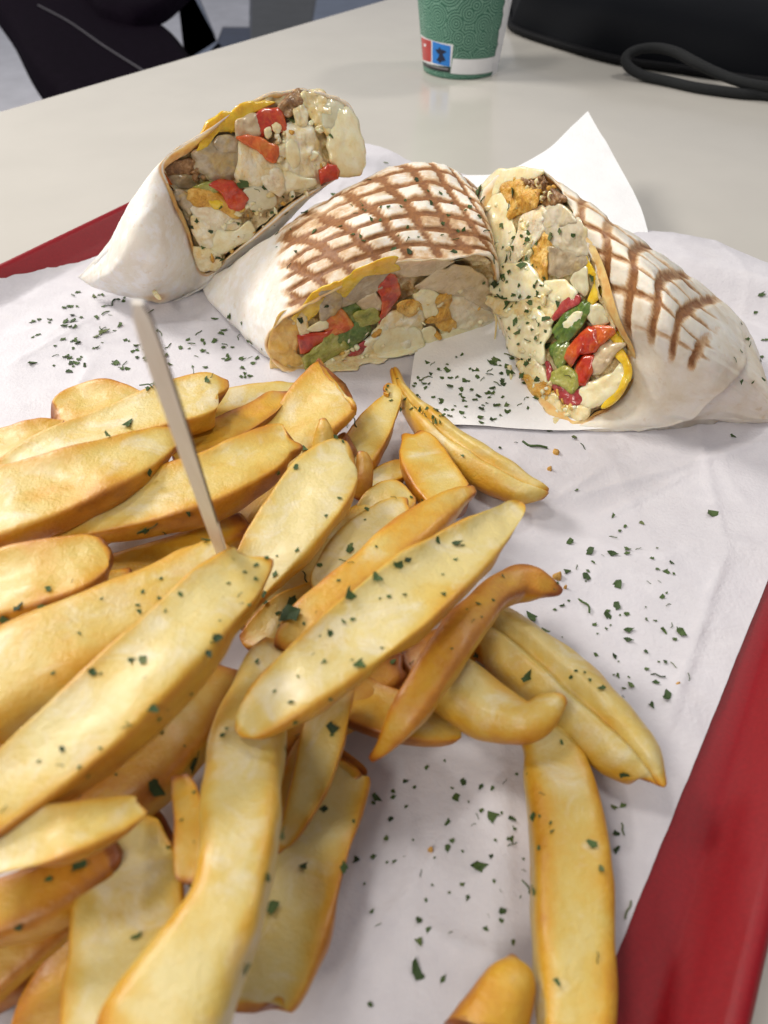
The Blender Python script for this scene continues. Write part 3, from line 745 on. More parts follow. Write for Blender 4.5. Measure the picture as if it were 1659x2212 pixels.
pieces(wB, fzB, tB, [
 ('mushroom_slice', 'mushroom', [(920, 122), (1100, 95), (1285, 92), (1270, 122), (1150, 180), (1020, 190), (925, 165)], 1.2, 1.6),
 ('mushroom_slice', 'mushroom', [(1120, 262), (1200, 180), (1330, 140), (1450, 165), (1550, 260), (1580, 350), (1570, 430), (1400, 330), (1260, 300)], 1.5, 2.2),
 ('chicken_piece', 'whitechicken', [(1300, 340), (1430, 310), (1560, 400), (1582, 480), (1450, 560), (1330, 530), (1290, 430)], .2, 2.5, dict(rough=.0012)),
 ('chicken_piece', 'chicken', [(900, 440), (1000, 420), (1115, 440), (1100, 550), (1100, 650), (980, 675), (850, 725), (750, 700), (780, 600), (850, 520)], .8, 3, dict(rough=.0012)),
 ('crispy_crust', 'crust', [(965, 375), (1050, 345), (1110, 370), (1118, 432), (1000, 425)], 2.6, 2, dict(rough=.0016)),
 ('sauce', 'white', [(1080, 320), (1150, 280), (1225, 310), (1205, 360), (1220, 430), (1150, 455), (1115, 400)], 1.5, 2.2),
 ('crispy_crust', 'crust', [(1200, 350), (1260, 310), (1300, 330), (1295, 440), (1332, 500), (1290, 545), (1210, 490), (1145, 480), (1215, 430)], 1.6, 2, dict(rough=.0016)),
 ('sauce', 'white', [(1160, 520), (1210, 540), (1210, 610), (1190, 645), (1150, 610), (1110, 560)], 1.4, 1.6),
 ('red_pepper_piece', 'redpep', [(850, 290), (905, 195), (960, 240), (972, 310), (935, 370), (890, 440), (850, 470), (872, 380)], 1.6, 2.2),
 ('mushroom_piece', 'mushroom', [(690, 350), (820, 290), (885, 375), (870, 415), (750, 418)], .6, 2, dict(smooth_out=False)),
 ('mushroom_slice', 'greymush', [(725, 215), (915, 168), (860, 260), (700, 355), (600, 385), (640, 300)], 1.6, 1.6),
 ('onion_piece', 'greymush', [(470, 325), (540, 288), (605, 310), (600, 390), (540, 440), (488, 470)], 2.6, 3),
 ('melted_cheese', 'cheddar', [(640, 215), (740, 140), (880, 88), (938, 112), (920, 165), (740, 210), (650, 310), (600, 300)], 2.8, 1.6),
 ('melted_cheese', 'cheddar', [(455, 285), (560, 238), (650, 205), (640, 290), (590, 292), (470, 310), (460, 420), (390, 455), (330, 430), (400, 340)], 2.6, 1.6),
 ('folded_tortilla', 'stained', [(160, 600), (230, 470), (330, 440), (345, 560), (330, 680), (390, 730), (430, 770), (400, 800), (250, 835), (175, 750)], -3.0, .8, dict(rough=.0010)),
 ('red_pepper_piece', 'redpep', [(330, 568), (500, 540), (580, 515), (540, 580), (480, 625), (380, 692), (345, 692)], 1.2, 2.6, dict(smooth_out=False)),
 ('red_pepper_piece', 'orangepep', [(495, 475), (590, 410), (664, 490), (660, 522), (560, 575), (505, 530)], 1.6, 2.2),
 ('green_pepper_piece', 'greenpep', [(610, 400), (690, 380), (780, 470), (770, 560), (700, 620), (600, 600), (640, 520)], -.8, 1.5),
 ('green_pepper_piece', 'palegreen', [(700, 430), (780, 402), (838, 430), (832, 480), (750, 512), (708, 485)], 1.8, 2.2),
 ('green_pepper_piece', 'palegreen', [(390, 705), (470, 630), (520, 570), (600, 590), (640, 640), (600, 690), (490, 740), (455, 785), (410, 782)], 1.8, 2.4, dict(rough=.0012)),
 ('green_pepper_piece', 'greenpep', [(560, 600), (620, 540), (720, 490), (765, 560), (700, 625), (620, 660)], 1.5, 2),
 ('sauce', 'white', [(405, 525), (480, 480), (525, 500), (500, 532), (420, 545)], 3.0, 1.5),
 ('cheese_shred', 'cream', [(340, 440), (390, 430), (402, 540), (370, 562), (340, 552)], 2.0, 1.6),
 ('sauce', 'cream', [(480, 765), (640, 700), (850, 722), (720, 765), (700, 785), (600, 792), (520, 800)], .4, 2.0),
 ('sauce', 'white', [(860, 560), (960, 520), (1090, 560), (1080, 660), (960, 690), (850, 700)], 2.8, 1.8, dict(rough=.0006)),
 ('sauce', 'white', [(1250, 560), (1400, 520), (1520, 500), (1480, 560), (1300, 610), (1210, 620)], 1.4, 1.8, dict(rough=.0005)),
 ('red_pepper_piece', 'pinkred', [(640, 690), (740, 615), (765, 640), (700, 695)], 1.6, 1.2)], 300)

bits(wB, fzB, axB, [(900, 660), (1060, 600), (1060, 690), (900, 745), (800, 770), (700, 790), (690, 770), (800, 700)], 45, ['cream', 'chicken', 'crust', 'white'], .0007, .0017, .0012, 31)
# ---------------------------------------------------------------- left wrap, leaning on the middle one
ringsA = [
 [(440, 594, .010), (502, 552, .022), (576, 494, .034), (652, 432, .045), (738, 378, .050), (780, 328, .058), (762, 238, .074), (704, 204, .082), (632, 193, .086), (545, 214, .086), (440, 284, .080), (352, 346, .070), (366, 410, .058), (404, 500, .036)],
 [(395, 634, .0035), (450, 610, .006), (520, 570, .012), (600, 500, .022), (660, 430, .034), (690, 380, .046), (660, 340, .040), (600, 330, .044), (540, 325, .047), (430, 350, .050), (345, 392, .055), (286, 436, .051), (300, 490, .048), (350, 570, .030)],
 [(350, 655, .0015), (380, 650, .0015), (420, 620, .0015), (450, 590, .004), (460, 560, .012), (450, 530, .022), (420, 490, .032), (370, 480, .038), (320, 490, .040), (270, 500, .038), (240, 520, .032), (228, 538, .028), (246, 578, .029), (300, 625, .016)],
 [(335, 655, .0015), (335, 653, .0015), (330, 650, .0015), (320, 645, .0015), (305, 638, .003), (285, 630, .005), (255, 618, .008), (230, 608, .009), (210, 602, .0105), (190, 598, .012), (176, 596, .0125), (170, 601, .0115), (200, 618, .010), (272, 642, .0055)]]
def grillA(s, th, V):
    reg = sstep(8.0, 8.6, th)*sstep(11.3, 10.6, th)*sstep(.45, .1, s)
    return reg*(.35 + .75*noise(V, 45, 3)) + .25*((th > 10.6) & (th < 11.8))*sstep(.5, .2, s)*np.clip(noise(V*np.array([1.3, 1, .4]), 130, 9) - .25, 0, 1)*3
def stainA(s, th, V):
    px = np.array([PX(p) for p in P(334, 636, .012)[None]])[0]; c = P(334, 634, .008)
    d = np.linalg.norm(V - c, axis=1); return np.maximum(.8*sstep(.009, .003, d), .9*sstep(.035, .0, s)*(s >= 0))
wA, fzA, axA = wrap('left white floury wrap half leaning on the middle one, cut face up', ringsA, [0, .38, .74, 1.0], grillA, holes=[(400, 375, 45, 40, .007), (470, 330, 50, 35, .005), (590, 260, 40, 30, .005)],
    flour=lambda s, th, V: np.full(len(s), 1.0), stain=stainA, seed=45)
t1 = lambda x, y: (165.9 + .24*x, 185.8 + .24*y)
t2 = lambda x, y: (497.7 + .2*x, 185.8 + .2*y)
pieces(wA, fzA, t1, [
 ('mushroom_piece', 'greymush', [(1090, 570), (1270, 490), (1440, 530), (1490, 650), (1455, 790), (1320, 845), (1160, 805), (1080, 690)], -3.5, 4),
 ('mushroom_piece', 'greymush', [(1240, 520), (1330, 440), (1450, 480), (1460, 560), (1340, 600)], -1.0, 2.2),
 ('mushroom_piece', 'brownmeat', [(780, 745), (900, 680), (1050, 655), (1130, 720), (1100, 800), (900, 800)], -7, 2),
 ('mushroom_piece', 'greymush', [(840, 820), (1000, 795), (1120, 830), (1080, 905), (900, 915)], -7, 2),
 ('red_pepper_piece', 'orangepep', [(704, 835), (770, 785), (855, 900), (805, 935), (760, 972), (715, 912)], -4, 2),
 ('melted_cheese', 'cheddar', [(1150, 390), (1300, 250), (1440, 285), (1440, 420), (1340, 380), (1260, 440), (1180, 545), (1100, 570)], -2.5, 1.6),
 ('green_pepper_piece', 'palegreen', [(1085, 900), (1200, 855), (1290, 890), (1240, 970), (1100, 930)], 1.8, 1.8),
 ('red_pepper_piece', 'redpep', [(1210, 890), (1370, 855), (1480, 945), (1525, 1015), (1465, 1115), (1370, 1085), (1300, 965)], 2.4, 3.2),
 ('chicken_piece', 'whitechicken', [(1060, 1080), (1300, 1100), (1430, 1180), (1440, 1260), (1250, 1290), (1120, 1210)], .6, 2.2),
 ('egg_piece', 'crust', [(1030, 945), (1180, 925), (1330, 1010), (1445, 1150), (1400, 1175), (1250, 1095), (1060, 1065)], 2.0, 2.0),
 ('melted_cheese', 'cheddar', [(1180, 1010), (1300, 1030), (1320, 1080), (1240, 1100)], 3.4, 1.4),
 ('chicken_piece', 'chicken', [(1040, 1190), (1190, 1175), (1265, 1320), (1260, 1450), (1150, 1480), (1070, 1340)], .8, 2.6),
 ('sauce', 'white', [(1240, 1300), (1420, 1300), (1530, 1230), (1570, 1350), (1400, 1455), (1290, 1500), (1235, 1420)], 1.2, 2.2, dict(rough=.0004)),
 ('melted_cheese', 'cream', [(1070, 1470), (1230, 1480), (1295, 1580), (1240, 1655), (1110, 1645)], 1.2, 2.0),
 ('mushroom_piece', 'greymush', [(850, 965), (960, 955), (1065, 1060), (1010, 1140), (920, 1060)], -.2, 2.4)], 400)
pieces(wA, fzA, t2, [
 ('melted_cheese', 'cheddar', [(20, 280), (180, 185), (330, 180), (440, 200), (330, 262), (110, 345), (30, 500), (0, 400)], -2.5, 1.4),
 ('brown_filling', 'brownmeat', [(560, 160), (740, 50), (870, 150), (720, 280), (600, 330), (540, 260)], -.4, 2, dict(rough=.0014)),
 ('mushroom_slice', 'mushroom', [(60, 420), (180, 325), (300, 325), (335, 390), (280, 530), (95, 540)], .4, 2),
 ('red_pepper_piece', 'redpep', [(290, 330), (480, 245), (560, 350), (595, 500), (440, 485), (340, 560), (265, 500)], -.2, 3),
 ('pepper_seed', 'cream', [(450, 420), (500, 395), (552, 440), (530, 502), (478, 490)], 2.6, 1.4),
 ('cheese_shred', 'white', [(370, 480), (430, 450), (450, 520), (400, 570)], 2.4, 1.6),
 ('chicken_piece', 'chicken', [(140, 640), (280, 680), (440, 810), (530, 830), (575, 950), (575, 1110), (400, 1110), (140, 1095), (90, 950)], 1.0, 3.2),
 ('chicken_piece', 'whitechicken', [(350, 990), (500, 905), (580, 1010), (565, 1145), (420, 1130)], 3.4, 2.0),
 ('red_pepper_piece', 'orangepep', [(105, 560), (220, 535), (390, 600), (490, 660), (475, 810), (370, 765), (290, 695), (125, 605)], 3.4, 2.2),
 ('onion_piece', 'onion', [(180, 1110), (340, 1085), (480, 1180), (430, 1300), (250, 1335), (170, 1230)], 1.8, 2.0, dict(rough=.0003)),
 ('chicken_piece', 'chicken', [(550, 560), (700, 430), (860, 470), (960, 700), (970, 900), (890, 1070), (680, 1090), (550, 950)], .8, 3.5, dict(rough=.0018, nr=12)),
 ('chicken_piece', 'chicken', [(690, 260), (790, 215), (835, 300), (810, 430), (720, 400)], 1.6, 2.2),
 ('sauce', 'cream', [(790, 90), (1000, 80), (1060, 250), (1080, 500), (1000, 480), (880, 330), (800, 200)], .6, 2.2, dict(rough=.0016)),
 ('sauce', 'white', [(1180, 290), (1300, 265), (1395, 520), (1435, 700), (1415, 870), (1300, 955), (1140, 860), (1070, 650), (1090, 480)], 1.4, 4.0, dict(rough=.0007, nscale=140)),
 ('onion_piece', 'onion', [(1000, 240), (1090, 140), (1200, 180), (1215, 330), (1110, 460), (1010, 410)], 1.6, 2.2, dict(rough=.0003)),
 ('red_pepper_piece', 'redpep', [(955, 910), (1050, 825), (1150, 855), (1195, 930), (1165, 1005), (970, 1065)], 3.4, 3.0, dict(smooth_out=False)),
 ('sauce', 'white', [(540, 985), (640, 930), (760, 980), (880, 1010), (900, 1075), (720, 1110), (560, 1130)], 2.4, 2.6, dict(rough=.0005)),
 ('sauce', 'white', [(600, 640), (680, 560), (730, 640), (760, 800), (700, 900), (620, 800)], 3.0, 2.0, dict(rough=.0006)),
 ('sauce_drop', 'white', [(850, 690), (940, 720), (930, 780), (870, 800)], 4.0, 2.0)], 440)
puff('cheese_drop', [t1(680, 1830), t1(715, 1840), t1(765, 1910), t1(735, 1925), t1(690, 1880)], MT['cream'], wA, lambda x, y: P(x, y, .0135), .0012, skirt=.003)

bits(wA, fzA, axA, [(600, 260), (700, 230), (740, 300), (700, 390), (640, 430), (560, 500), (470, 575), (440, 570), (480, 480), (560, 430), (610, 350)], 70, ['cream', 'chicken', 'filling', 'white', 'crust'], .0007, .0018, .0014, 32)
bits(wA, fzA, axA, [(400, 380), (470, 330), (540, 310), (500, 400), (420, 420)], 26, ['brownmeat', 'greymush'], .0010, .0022, -.004, 35)
# ---------------------------------------------------------------- right wrap
ringsC = [
 [(1226, 926, .0015), (1172, 890, .002), (1122, 800, .004), (1078, 700, .014), (1062, 600, .028), (1032, 455, .048), (1075, 380, .063), (1150, 364, .072), (1204, 392, .073), (1246, 470, .067), (1284, 560, .058), (1318, 680, .045), (1362, 765, .030), (1338, 858, .010)],
 [(1310, 930, .0015), (1290, 900, .0015), (1260, 840, .0015), (1220, 760, .0015), (1200, 680, .010), (1190, 570, .032), (1240, 490, .050), (1285, 462, .060), (1328, 480, .066), (1360, 535, .066), (1402, 610, .063), (1425, 720, .050), (1440, 810, .032), (1410, 890, .011)],
 [(1410, 929, .0015), (1400, 900, .0015), (1390, 850, .0015), (1380, 780, .0015), (1380, 700, .004), (1380, 610, .020), (1410, 550, .036), (1440, 556, .046), (1474, 596, .053), (1490, 650, .054), (1506, 716, .050), (1524, 780, .040), (1522, 850, .025), (1490, 908, .008)],
 [(1560, 914, .0015), (1555, 900, .0015), (1550, 870, .0015), (1550, 840, .0015), (1550, 800, .003), (1555, 740, .010), (1572, 700, .018), (1592, 690, .024), (1610, 722, .028), (1623, 765, .028), (1630, 810, .025), (1632, 853, .018), (1622, 888, .011), (1598, 912, .004)],
 [(1662, 914, .0015), (1658, 908, .0015), (1652, 900, .0015), (1648, 888, .002), (1645, 872, .004), (1644, 850, .008), (1645, 830, .010), (1650, 826, .012), (1657, 838, .014), (1663, 852, .014), (1668, 868, .013), (1671, 884, .010), (1671, 898, .006), (1668, 911, .003)]]
def grillC(s, th, V):
    reg = sstep(6.6, 7.2, th)*sstep(.72, .60, s + .05*(th - 8))
    thick = band(s + .095*(th - 8) + .01, .125, .31, .14)*sstep(11.6, 11.0, th + .5*noise(V, 70, 4))
    thin = band(th + s*.6, .70, .20, .14)*sstep(11.3, 10.8, th)
    return (np.maximum(thick*(.85 + .4*noise(V, 70, 2)), (.75*thin)*(.8 + .5*noise(V, 50, 8))))*reg
def creaseC(s, th, V):
    line = s - (.42 + .34*sstep(14.5, 9, th))
    c2 = s - (.66 + .16*sstep(14.5, 8, th))
    reg = ((th > 8) | (th < .6))*1.
    return reg*(-.0026*sstep(-.008, .02, line) + .0006*np.exp(-(line/.02)**2))*sstep(.95, .7, s)
wC, fzC, axC = wrap('right wrap half with smooth folded tail, cheesy cut face facing left', ringsC, [0, .25, .5, .8, 1.0], grillC, holes=[(1190, 430, 35, 40, .006)],
    flour=lambda s, th, V: np.full(len(s), .25), stain=lambda s, th, V: .9*sstep(.025, 0, s)*((th > 11.3) & (th < 14)), crease=creaseC, seed=77)
t4 = lambda x, y: (1028.6 + .24*x, 345.1 + .24*y)
t5 = lambda x, y: (1061.8 + .22*x, 630.4 + .22*y)
pieces(wC, fzC, t4, [
 ('sauce', 'white', [(60, 240), (180, 120), (330, 80), (520, 90), (560, 150), (380, 200), (220, 230), (200, 310), (100, 300)], .8, 2.4),
 ('brown_filling', 'brownmeat', [(390, 190), (560, 140), (620, 220), (760, 330), (740, 405), (560, 380), (480, 285)], -.8, 2.4, dict(rough=.0016)),
 ('egg_piece', 'crust', [(215, 225), (390, 185), (480, 270), (545, 275), (545, 400), (450, 455), (330, 505), (285, 485), (285, 400), (205, 290)], 2.0, 2.8, dict(rough=.0018, nscale=180)),
 ('sauce', 'white', [(-10, 330), (100, 295), (230, 330), (295, 430), (310, 560), (310, 750), (200, 955), (140, 900), (95, 750), (15, 560)], 1.0, 3.4, dict(rough=.0012, nscale=150)),
 ('chicken_piece', 'whitechicken', [(420, 510), (612, 455), (592, 580), (602, 650), (480, 795), (325, 910), (295, 790), (380, 660)], 1.6, 2.6),
 ('crispy_crust', 'crust', [(560, 700), (650, 675), (685, 800), (645, 860), (625, 1060), (560, 1085), (495, 960), (435, 860), (500, 760)], 1.4, 2.2, dict(rough=.0016)),
 ('mushroom_slice', 'palemush', [(595, 470), (740, 415), (870, 510), (875, 575), (760, 600), (680, 630), (580, 590)], 1.4, 2.0),
 ('mushroom_slice', 'palemush', [(640, 625), (900, 560), (1000, 720), (1005, 840), (880, 860), (695, 750)], 1.2, 2.2),
 ('mushroom_slice', 'greymush', [(685, 800), (880, 815), (1005, 870), (970, 955), (800, 1035), (705, 1015)], 1.0, 2.0),
 ('onion_piece', 'onion', [(865, 1060), (990, 975), (1005, 1150), (960, 1210), (880, 1135)], 1.6, 2.0),
 ('melted_cheese', 'cheddar', [(1000, 880), (1050, 980), (1110, 1110), (1150, 1180), (1060, 1285), (1015, 1245), (1070, 1140), (990, 1000)], 1.4, 1.4),
 ('sauce', 'white', [(165, 1050), (280, 955), (450, 955), (560, 1080), (630, 1200), (450, 1260), (250, 1240), (155, 1150)], 2.4, 3.2, dict(rough=.0010)),
 ('sauce', 'white', [(640, 1110), (800, 1100), (900, 1200), (860, 1300), (700, 1290)], .8, 2.2),
 ('sauce', 'cream', [(125, 1230), (300, 1230), (600, 1200), (720, 1250), (700, 1330), (600, 1420), (300, 1420), (165, 1340)], .8, 2.6, dict(rough=.0016))], 500)
pieces(wC, fzC, t5, [
 ('sauce', 'white', [(100, 190), (330, 170), (500, 240), (570, 350), (510, 500), (505, 650), (350, 660), (200, 600), (170, 450)], 1.2, 3.4, dict(rough=.0016, nscale=180)),
 ('red_pepper_piece', 'pinkred', [(720, 80), (800, 35), (865, 100), (760, 185), (650, 265), (585, 275)], 1.4, 2.0),
 ('green_pepper_piece', 'greenpep', [(615, 345), (760, 180), (900, 105), (965, 115), (935, 250), (800, 425), (700, 495), (645, 420)], 2.0, 2.6),
 ('sauce', 'white', [(690, 330), (800, 220), (880, 210), (860, 300), (760, 360)], 4.2, 1.0),
 ('onion_piece', 'onion', [(930, 200), (1000, 120), (1120, 180), (1140, 290), (1000, 320)], 1.4, 2.2),
 ('green_pepper_piece', 'greenpep', [(585, 560), (700, 485), (755, 520), (725, 700), (660, 755), (605, 650)], 1.8, 2.2),
 ('red_pepper_piece', 'redpep', [(735, 560), (830, 445), (950, 335), (1060, 350), (1080, 500), (1010, 605), (860, 625), (780, 745), (695, 660)], 3.0, 3.6, dict(smooth_out=False)),
 ('red_pepper_piece', 'orangepep', [(1000, 345), (1205, 360), (1215, 405), (1090, 515), (1020, 560), (1010, 450)], 2.6, 2.4),
 ('red_pepper_piece', 'redpep', [(845, 690), (900, 615), (1005, 615), (995, 800), (930, 930), (865, 930), (825, 765)], 2.2, 3.0, dict(smooth_out=False)),
 ('mushroom_piece', 'mushroom', [(1005, 620), (1120, 505), (1280, 540), (1180, 645), (1110, 765), (1010, 805), (980, 720)], 1.4, 2.6),
 ('melted_cheese', 'cheddar', [(1170, 440), (1240, 360), (1290, 440), (1290, 530), (1200, 510)], 1.2, 1.6),
 ('melted_cheese', 'cheddar', [(1200, 615), (1290, 585), (1355, 720), (1355, 860), (1300, 860), (1270, 720)], 1.2, 1.6),
 ('melted_cheese', 'cheddar', [(1355, 830), (1285, 1000), (1150, 1125), (1090, 1100), (1220, 980), (1300, 830)], 1.2, 1.6),
 ('egg_piece', 'white', [(885, 955), (1000, 875), (1180, 800), (1245, 720), (1285, 850), (1240, 965), (1100, 1085), (940, 1125), (895, 1055)], .8, 2.4, dict(rough=.0006)),
 ('olive_piece', 'palegreen', [(585, 830), (700, 750), (800, 775), (845, 870), (790, 985), (700, 935), (605, 905)], 2.0, 2.6),
 ('red_pepper_piece', 'pinkred', [(555, 850), (620, 950), (700, 930), (800, 1000), (885, 945), (885, 1060), (800, 1115), (715, 1085), (635, 1005)], .8, 2.2),
 ('red_pepper_piece', 'pinkred', [(530, 700), (580, 700), (600, 830), (550, 850)], 1.0, 1.6),
 ('sauce', 'cream', [(260, 700), (450, 670), (530, 900), (430, 860), (330, 830)], .8, 2.2),
 ('crispy_crust', 'crust', [(310, 830), (450, 850), (600, 970), (480, 1015), (490, 1115), (400, 1085), (365, 950)], .6, 2.0, dict(rough=.0014)),
 ('sauce', 'cream', [(490, 1010), (620, 1005), (685, 1120), (695, 1250), (620, 1295), (510, 1180)], .8, 2.2),
 ('folded_tortilla', 'cream', [(715, 1140), (850, 1130), (955, 1150), (925, 1250), (850, 1315), (700, 1305)], .6, 2.0)], 560)
for pts in ([(1070, 628, .026), (1066, 660, .018), (1072, 695, .010), (1068, 742, .003)], [(1078, 640, .024), (1076, 680, .014), (1080, 712, .008)], [(1100, 790, .006), (1104, 812, .003), (1100, 838, .0015)]):
    V, F = tube([P(*p) for p in open_spline(pts, 24)], np.linspace(.0011, .0003, 24), 8); mesh_obj('cheese_strand', V, F, MT['cream'], wC)

bits(wC, fzC, axC, [(1045, 440), (1080, 400), (1140, 430), (1150, 560), (1190, 640), (1170, 720), (1160, 800), (1130, 790), (1080, 690), (1065, 560)], 80, ['white', 'cream', 'white', 'chicken', 'cream'], .0007, .0019, .0018, 33)
bits(wC, fzC, axC, [(1110, 380), (1190, 390), (1220, 440), (1160, 450)], 40, ['brownmeat', 'crust', 'cream'], .0006, .0015, .0006, 34)
bits(wC, fzC, axC, [(1140, 820), (1180, 800), (1240, 880), (1225, 920), (1180, 880)], 40, ['cream', 'crust', 'white'], .0006, .0015, .0010, 36)
# ================================================================ fries
def fry(label, pts, T=1.0, tilt=.0022, kind='D', bias=0., dish=.07, side=.16, sec=30, wob=1.0, seed=[0]):
    """pts: (x, y, half-width, height of the cut face); kind D = flat pale face on a rounded golden belly, R = round, S = square cut"""
    seed[0] += 1; sd = seed[0]
    q = open_spline(pts, 46); tilt = tilt*.15; mx = q[:, 2].max(); q[:, 2] = (1.12 if kind == 'D' else 1.02)*np.maximum(q[:, 2], 1)**.74*mx**.26
    # rounded ends
    n = len(q); s = np.linspace(0, 1, n)
    tg = np.gradient(q[:, :2], axis=0); tg /= np.linalg.norm(tg, axis=1)[:, None] + 1e-9
    nm = np.stack([-tg[:, 1], tg[:, 0]], 1)
    L = []; R = []
    for i in range(n):
        a, b_ = q[i, :2] + nm[i]*q[i, 2], q[i, :2] - nm[i]*q[i, 2]
        if kind == 'D':          # the golden side below the cut face takes its share of the width
            sh = side*2*abs(nm[i][1])
            if a[1] > b_[1]: a = q[i, :2] + nm[i]*q[i, 2]*(1 - sh)
            else: b_ = q[i, :2] - nm[i]*q[i, 2]*(1 - sh)
        sg = 1 if a[1] < b_[1] else -1
        k = min(1, abs(a[1] - b_[1])/(abs(a[0] - b_[0]) + abs(a[1] - b_[1]) + 1e-6)*1.3)
        L.append(P(a[0], a[1], q[i, 3] + sg*tilt*k)); R.append(P(b_[0], b_[1], q[i, 3] - sg*tilt*k))
    L, R = np.array(L), np.array(R); Cn = (L + R)/2; lat = (L - R)/2; hw = np.linalg.norm(lat, axis=1); lat /= hw[:, None] + 1e-9
    tang = np.gradient(Cn, axis=0); tang /= np.linalg.norm(tang, axis=1)[:, None]
    up = np.cross(tang, lat); up *= np.sign(up[:, 2:3] + 1e-9); up /= np.linalg.norm(up, axis=1)[:, None]
    V = []; br = []
    wmax = hw.max(); th = np.minimum(T*1.05*hw, .0115*T)
    for i in range(n):
        endb = max(0, 1 - s[i]/.09, 1 - (1 - s[i])/.09)
        for k in range(sec):
            if kind == 'D':
                half = sec//2
                if k < half:
                    x = 1 - 2*k/(half - 1); y = -dish*(1 - x*x) + .05*math.sin(3*x)
                    b_ = .02 + .46*abs(x)**4 + (.14 if abs(x) > .99 else 0)
                else:
                    t = math.pi*(k - half + 1)/(sec - half + 1); c_ = math.cos(t); x = -math.copysign(abs(c_)**.62, c_); y = -math.sin(t)**.62*th[i]/(hw[i] + 1e-9)
                    b_ = .39 + .13*abs(x)**2
            elif kind == 'R':
                t = 2*math.pi*k/sec; x = math.cos(t); y = math.sin(t)*.85 - .45; b_ = .30 - .18*math.sin(t) + .12*abs(x)**3
            elif kind == 'G':
                t = 2*math.pi*k/sec; x = math.cos(t); sn = math.sin(t); y = sn*.85 - .45 - (.42*math.exp(-((x - .12)/.16)**2) if sn > 0 else 0); b_ = .26 - .16*sn + .12*abs(x)**3 + (.25*math.exp(-((x - .12)/.12)**2) if sn > 0 else 0)
            else:
                t = 2*math.pi*k/sec; c_, s_ = math.cos(t), math.sin(t)
                x = math.copysign(abs(c_)**.5, c_); y = (math.copysign(abs(s_)**.5, s_) - .8)*.75; b_ = .18 + .30*(abs(c_*s_)*2)**2
            V.append(Cn[i] + lat[i]*hw[i]*x + up[i]*hw[i]*y)
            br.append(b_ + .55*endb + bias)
    V = np.array(V)
    amp = np.repeat(np.minimum(hw, .006), sec)/.006
    off = np.array([sd*.37, sd*.71, 0])
    nV = normals(V, grid_faces(n, sec))
    disp = (.0010*wob*fbm(V + off, 62, sd, 2) + .00018*wob*fbm(V + off, 240, sd + 3, 3))*amp
    V = V + nV*disp[:, None]
    tt = np.repeat(tang, sec, 0); ee = np.clip(np.maximum(1 - np.repeat(s, sec)/.10, 1 - (1 - np.repeat(s, sec))/.10), 0, 1)
    V = V + tt*(ee*.55*np.minimum(wmax, .008)*fbm(V + off, 110, sd + 21, 2))[:, None]
    br = np.array(br) + .16*fbm(V + off, 60, sd + 7, 3) + .07*math.sin(sd*2.4)
    # close the ends
    c0, c1 = V[:sec].mean(0), V[-sec:].mean(0)
    c0 = c0 - tang[0]*hw[0]*.35; c1 = c1 + tang[-1]*hw[-1]*.35
    V = np.vstack([V, c0, c1]); br = np.append(br, [br[:sec].mean(), br[-sec-2:-2].mean()])
    F = grid_faces(n, sec)
    m = n*sec
    for k in range(sec): F.append((m, (k+1) % sec, k)); F.append((m + 1, (n-1)*sec + k, (n-1)*sec + (k+1) % sec))
    # outward winding
    i0 = sec*(n//2); fc = V[[i0, i0 + 1, i0 + sec + 1]]; nn = np.cross(fc[1] - fc[0], fc[2] - fc[0])
    if nn @ (fc.mean(0) - Cn[n//2] + up[n//2]*hw[n//2]*.3) < 0: F = [f[::-1] for f in F]
    o = mesh_obj('french_fry', V, F, MT['fry'], None, {'brown': br})
    md = o.modifiers.new('smooth', 'SUBSURF'); md.levels = 1; md.render_levels = 1
    tag(o, label, 'fry', 'fries piled on the tray paper')
    FRIES.append(o); return o
FRIES = []
f_ = fry
# far side of the heap
f_('rounded pale potato slice at the far left of the heap, behind a long fry', [(120, 905, 22, .014), (165, 880, 44, .015), (235, 868, 44, .016), (300, 872, 24, .015), (335, 880, 10, .013)], tilt=.004)
f_('blunt golden fry leaving the left edge behind the heap', [(-60, 985, 40, .020), (30, 962, 42, .022), (100, 945, 38, .022), (160, 935, 22, .021)], tilt=.004, bias=.08)
f_('long thick pale fry with rounded end pointing to the middle wrap', [(-10, 1030, 18, .030), (80, 985, 34, .032), (200, 935, 42, .034), (330, 888, 48, .036), (420, 862, 52, .037), (462, 850, 40, .037), (482, 846, 18, .036)], tilt=.003)
f_('broad pale fry tapering to the skewer from the left edge', [(-80, 1115, 86, .044), (60, 1070, 78, .045), (180, 1030, 62, .045), (290, 985, 46, .044), (350, 957, 28, .042), (384, 942, 8, .040)], T=1.1, tilt=.004, bias=.04)
f_('slim pale fry end behind the crusty brown fry', [(440, 870, 28, .013), (520, 858, 27, .013), (600, 848, 22, .013), (640, 843, 12, .013)], kind='S')
f_('crusty brown wrinkled fry lying beside the skewer', [(378, 1005, 8, .024), (400, 985, 26, .025), (460, 945, 34, .026), (530, 905, 32, .026), (590, 870, 22, .025), (615, 858, 8, .024)], bias=.38, wob=1.8)
f_('wide flat slice with squared far end pointing at the middle wrap', [(560, 1030, 32, .020), (600, 980, 52, .022), (650, 920, 60, .024), (700, 868, 68, .027), (728, 838, 70, .029), (738, 830, 62, .029)], T=.55, tilt=.001, bias=.06, dish=.05)
f_('small pointed fry standing up between two pale slices', [(694, 1010, 24, .026), (696, 965, 24, .030), (699, 930, 18, .034), (698, 905, 5, .036)], kind='R', bias=.12)
f_('tapered fry with a curled brown tip on the white napkin', [(745, 1020, 36, .014), (785, 960, 42, .016), (820, 905, 36, .017), (845, 865, 20, .017), (850, 845, 12, .018), (838, 836, 6, .019)], bias=.06)
